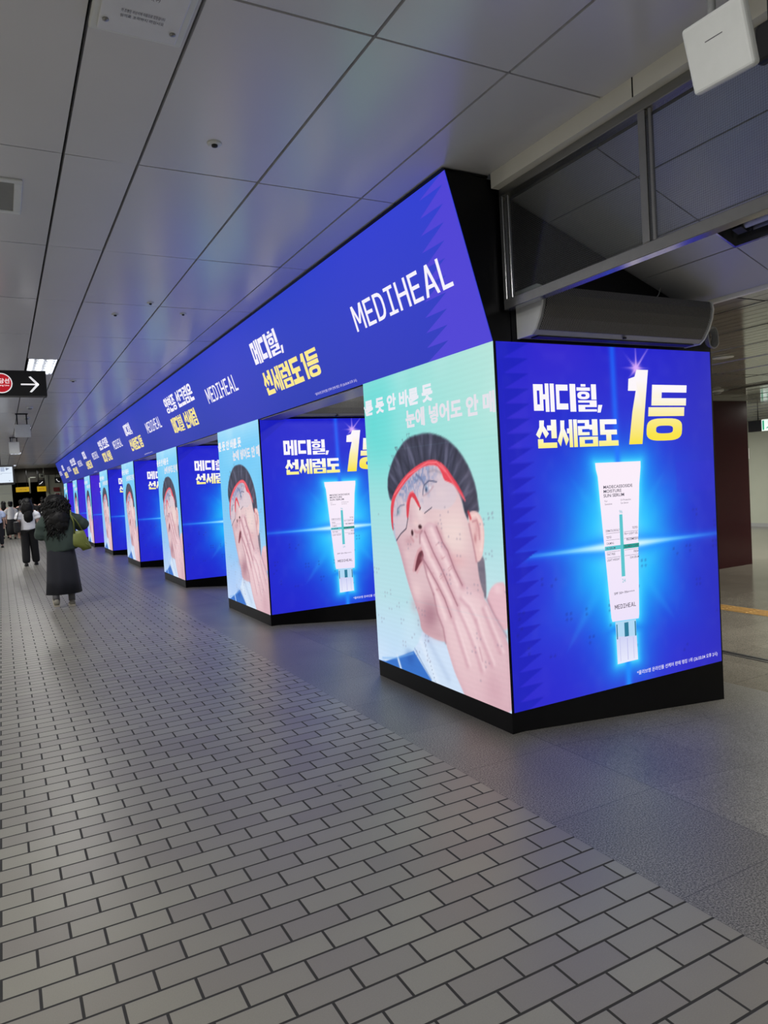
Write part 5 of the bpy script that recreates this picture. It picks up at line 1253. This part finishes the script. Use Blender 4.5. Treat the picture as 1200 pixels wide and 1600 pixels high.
for i in range(110):
    a = rnd.uniform(math.pi * 1.0, math.pi * 2.0); x, y = .105 * math.cos(a), .02 + .105 * math.sin(a)
    seeds.append(((x, y, rnd.uniform(1.30, 1.48)), (x * .35 + .01, (y) * .25 - .02, -1), rnd.uniform(.24, .34), .005, .012))
curls('hair', FM['hair'], W, seeds, [((0, .02, 1.515), (.115, .125, .12)), ((.0, -.05, 1.37), (.135, .085, .20)), ((.01, -.10, 1.19), (.10, .055, .17))], 5)
shoe(W, .125, .13, 0, 0, 'blackl'); shoe(W, -.10, -.05, 0, 0, 'blackl')
B = empty('shoulder_bag', (.295, 19.2, .82)); tag(B, 'black shoulder bag at the left side of the woman in the white T-shirt', 'bag')
b = MB(); b.bbox(-.06, .06, -.16, .16, 0, .27, .035, 3); b.build('pouch', FM['blackl'], B)
b = MB(); b.tube([(.0, -.12, .25), (.05, -.11, .45), (.105, -.03, .575), (.105, .04, .57), (.05, .1, .43), (0, .12, .25)], .01, 8); b.build('strap', FM['blackl'], B)

# others farther on
def walker(x, y, h, top, low, label, skirt=False, longhair=False, rz=0.0, hairc='hair', seed=1):
    W = empty('person', (x, y, 0), rz); tag(W, label, 'person'); k = h / 1.64
    q = lambda p: tuple(c * k for c in p)
    body(W, h, {1: (q((.215, -.03, 1.08)), q((.205, .05, .85)), (-.1, .2, -1)), -1: (q((-.215, .0, 1.08)), q((-.205, .08, .85)), (.1, .2, -1))}, {1: (q((.09, .06, .48)), q((.10, .10, .085)), q((.10, .22, .03))), -1: (q((-.09, -.01, .48)), q((-.09, -.10, .09)), q((-.09, .02, .03)))}, .0, .02, fingers=True)
    face(W, (0, .03, 1.555 * k), k)
    garment('top', [(0, 0, .87 * k, .168 * k, .138 * k), (0, 0, 1.0 * k, .15 * k, .125 * k), (0, .01, 1.16 * k, .165 * k, .13 * k), (0, .015, 1.30 * k, .165 * k, .11 * k), (0, .012, 1.37 * k, .12 * k, .085 * k), (0, .01, 1.415 * k, .06 * k, .06 * k)],
            [([q((.12, .01, 1.30)), q((.20, -.01, 1.21)), q((.218, -.03, 1.08))], (.075, .075, .066)), ([q((-.12, .01, 1.30)), q((-.20, 0, 1.21)), q((-.218, -.0, 1.08))], (.075, .075, .066))], FM[top], W, .02, .012, 5, seed)
    if skirt:
        loft('skirt', [(0, 0, .20 * k, .23 * k, .2 * k, 1), (0, 0, .5 * k, .2 * k, .175 * k, .7), (0, 0, .8 * k, .175 * k, .14 * k, .3), (0, .01, .98 * k, .15 * k, .12 * k, .1)], FM[low], W, 40, .03, 7, seed=seed)
    else:
        V = [q(p) for p in [(0, 0, 1.0), (.085, 0, .80), (.09, .05, .47), (.10, .09, .10), (-.085, 0, .80), (-.09, -.01, .47), (-.09, -.09, .10)]]
        skin_mesh('trousers', V, [(0, 1), (1, 2), (2, 3), (0, 4), (4, 5), (5, 6)], [(.16 * k, .12 * k), .105 * k, .085 * k, .07 * k, .105 * k, .085 * k, .07 * k], FM[low], W)
    base = [((0, .015, 1.572 * k), (.098, .112, .105)), ((0, -.03, 1.50 * k), (.088, .08, .10))]
    if longhair: base += [((0, -.06, 1.38 * k), (.10, .06, .19))]
    curls('hair', FM[hairc], W, [], base, seed)
    shoe(W, .10 * k, .11 * k, 0, 0, 'blackl'); shoe(W, -.09 * k, -.09 * k, 0, 0, 'blackl')
    return W
walker(.36, 34.9, 1.62, 'lace', 'blackc', 'woman in a white lacy top and long black skirt far down the corridor', True, False, 0, 'hair', 2)
walker(-.15, 28.5, 1.60, 'blue', 'navy', 'person in a pale blue shirt cut by the left edge of the picture', False, False, 0, 'hair', 3)
walker(.10, 36.0, 1.63, 'beige', 'blackc', 'person in a beige top walking left of the woman in the lacy top', False, True, 0, 'hair', 4)
walker(.80, 36.6, 1.66, 'grey', 'blackc', 'dark clothed person in the far crowd right of the lacy top', False, False, .1, 'hair', 5)
walker(1.28, 37.6, 1.72, 'grey', 'blackc', 'dark clothed person in the far crowd under the longer yellow sign', False, False, -.1, 'hair', 6)
walker(1.72, 36.9, 1.74, 'blackc', 'grey', 'dark clothed person in the far crowd between the two nearest women', False, False, .2, 'hair', 7)
walker(1.05, 43.0, 1.70, 'grey', 'navy', 'person already inside the dark far opening', False, False, 0, 'hair', 8)
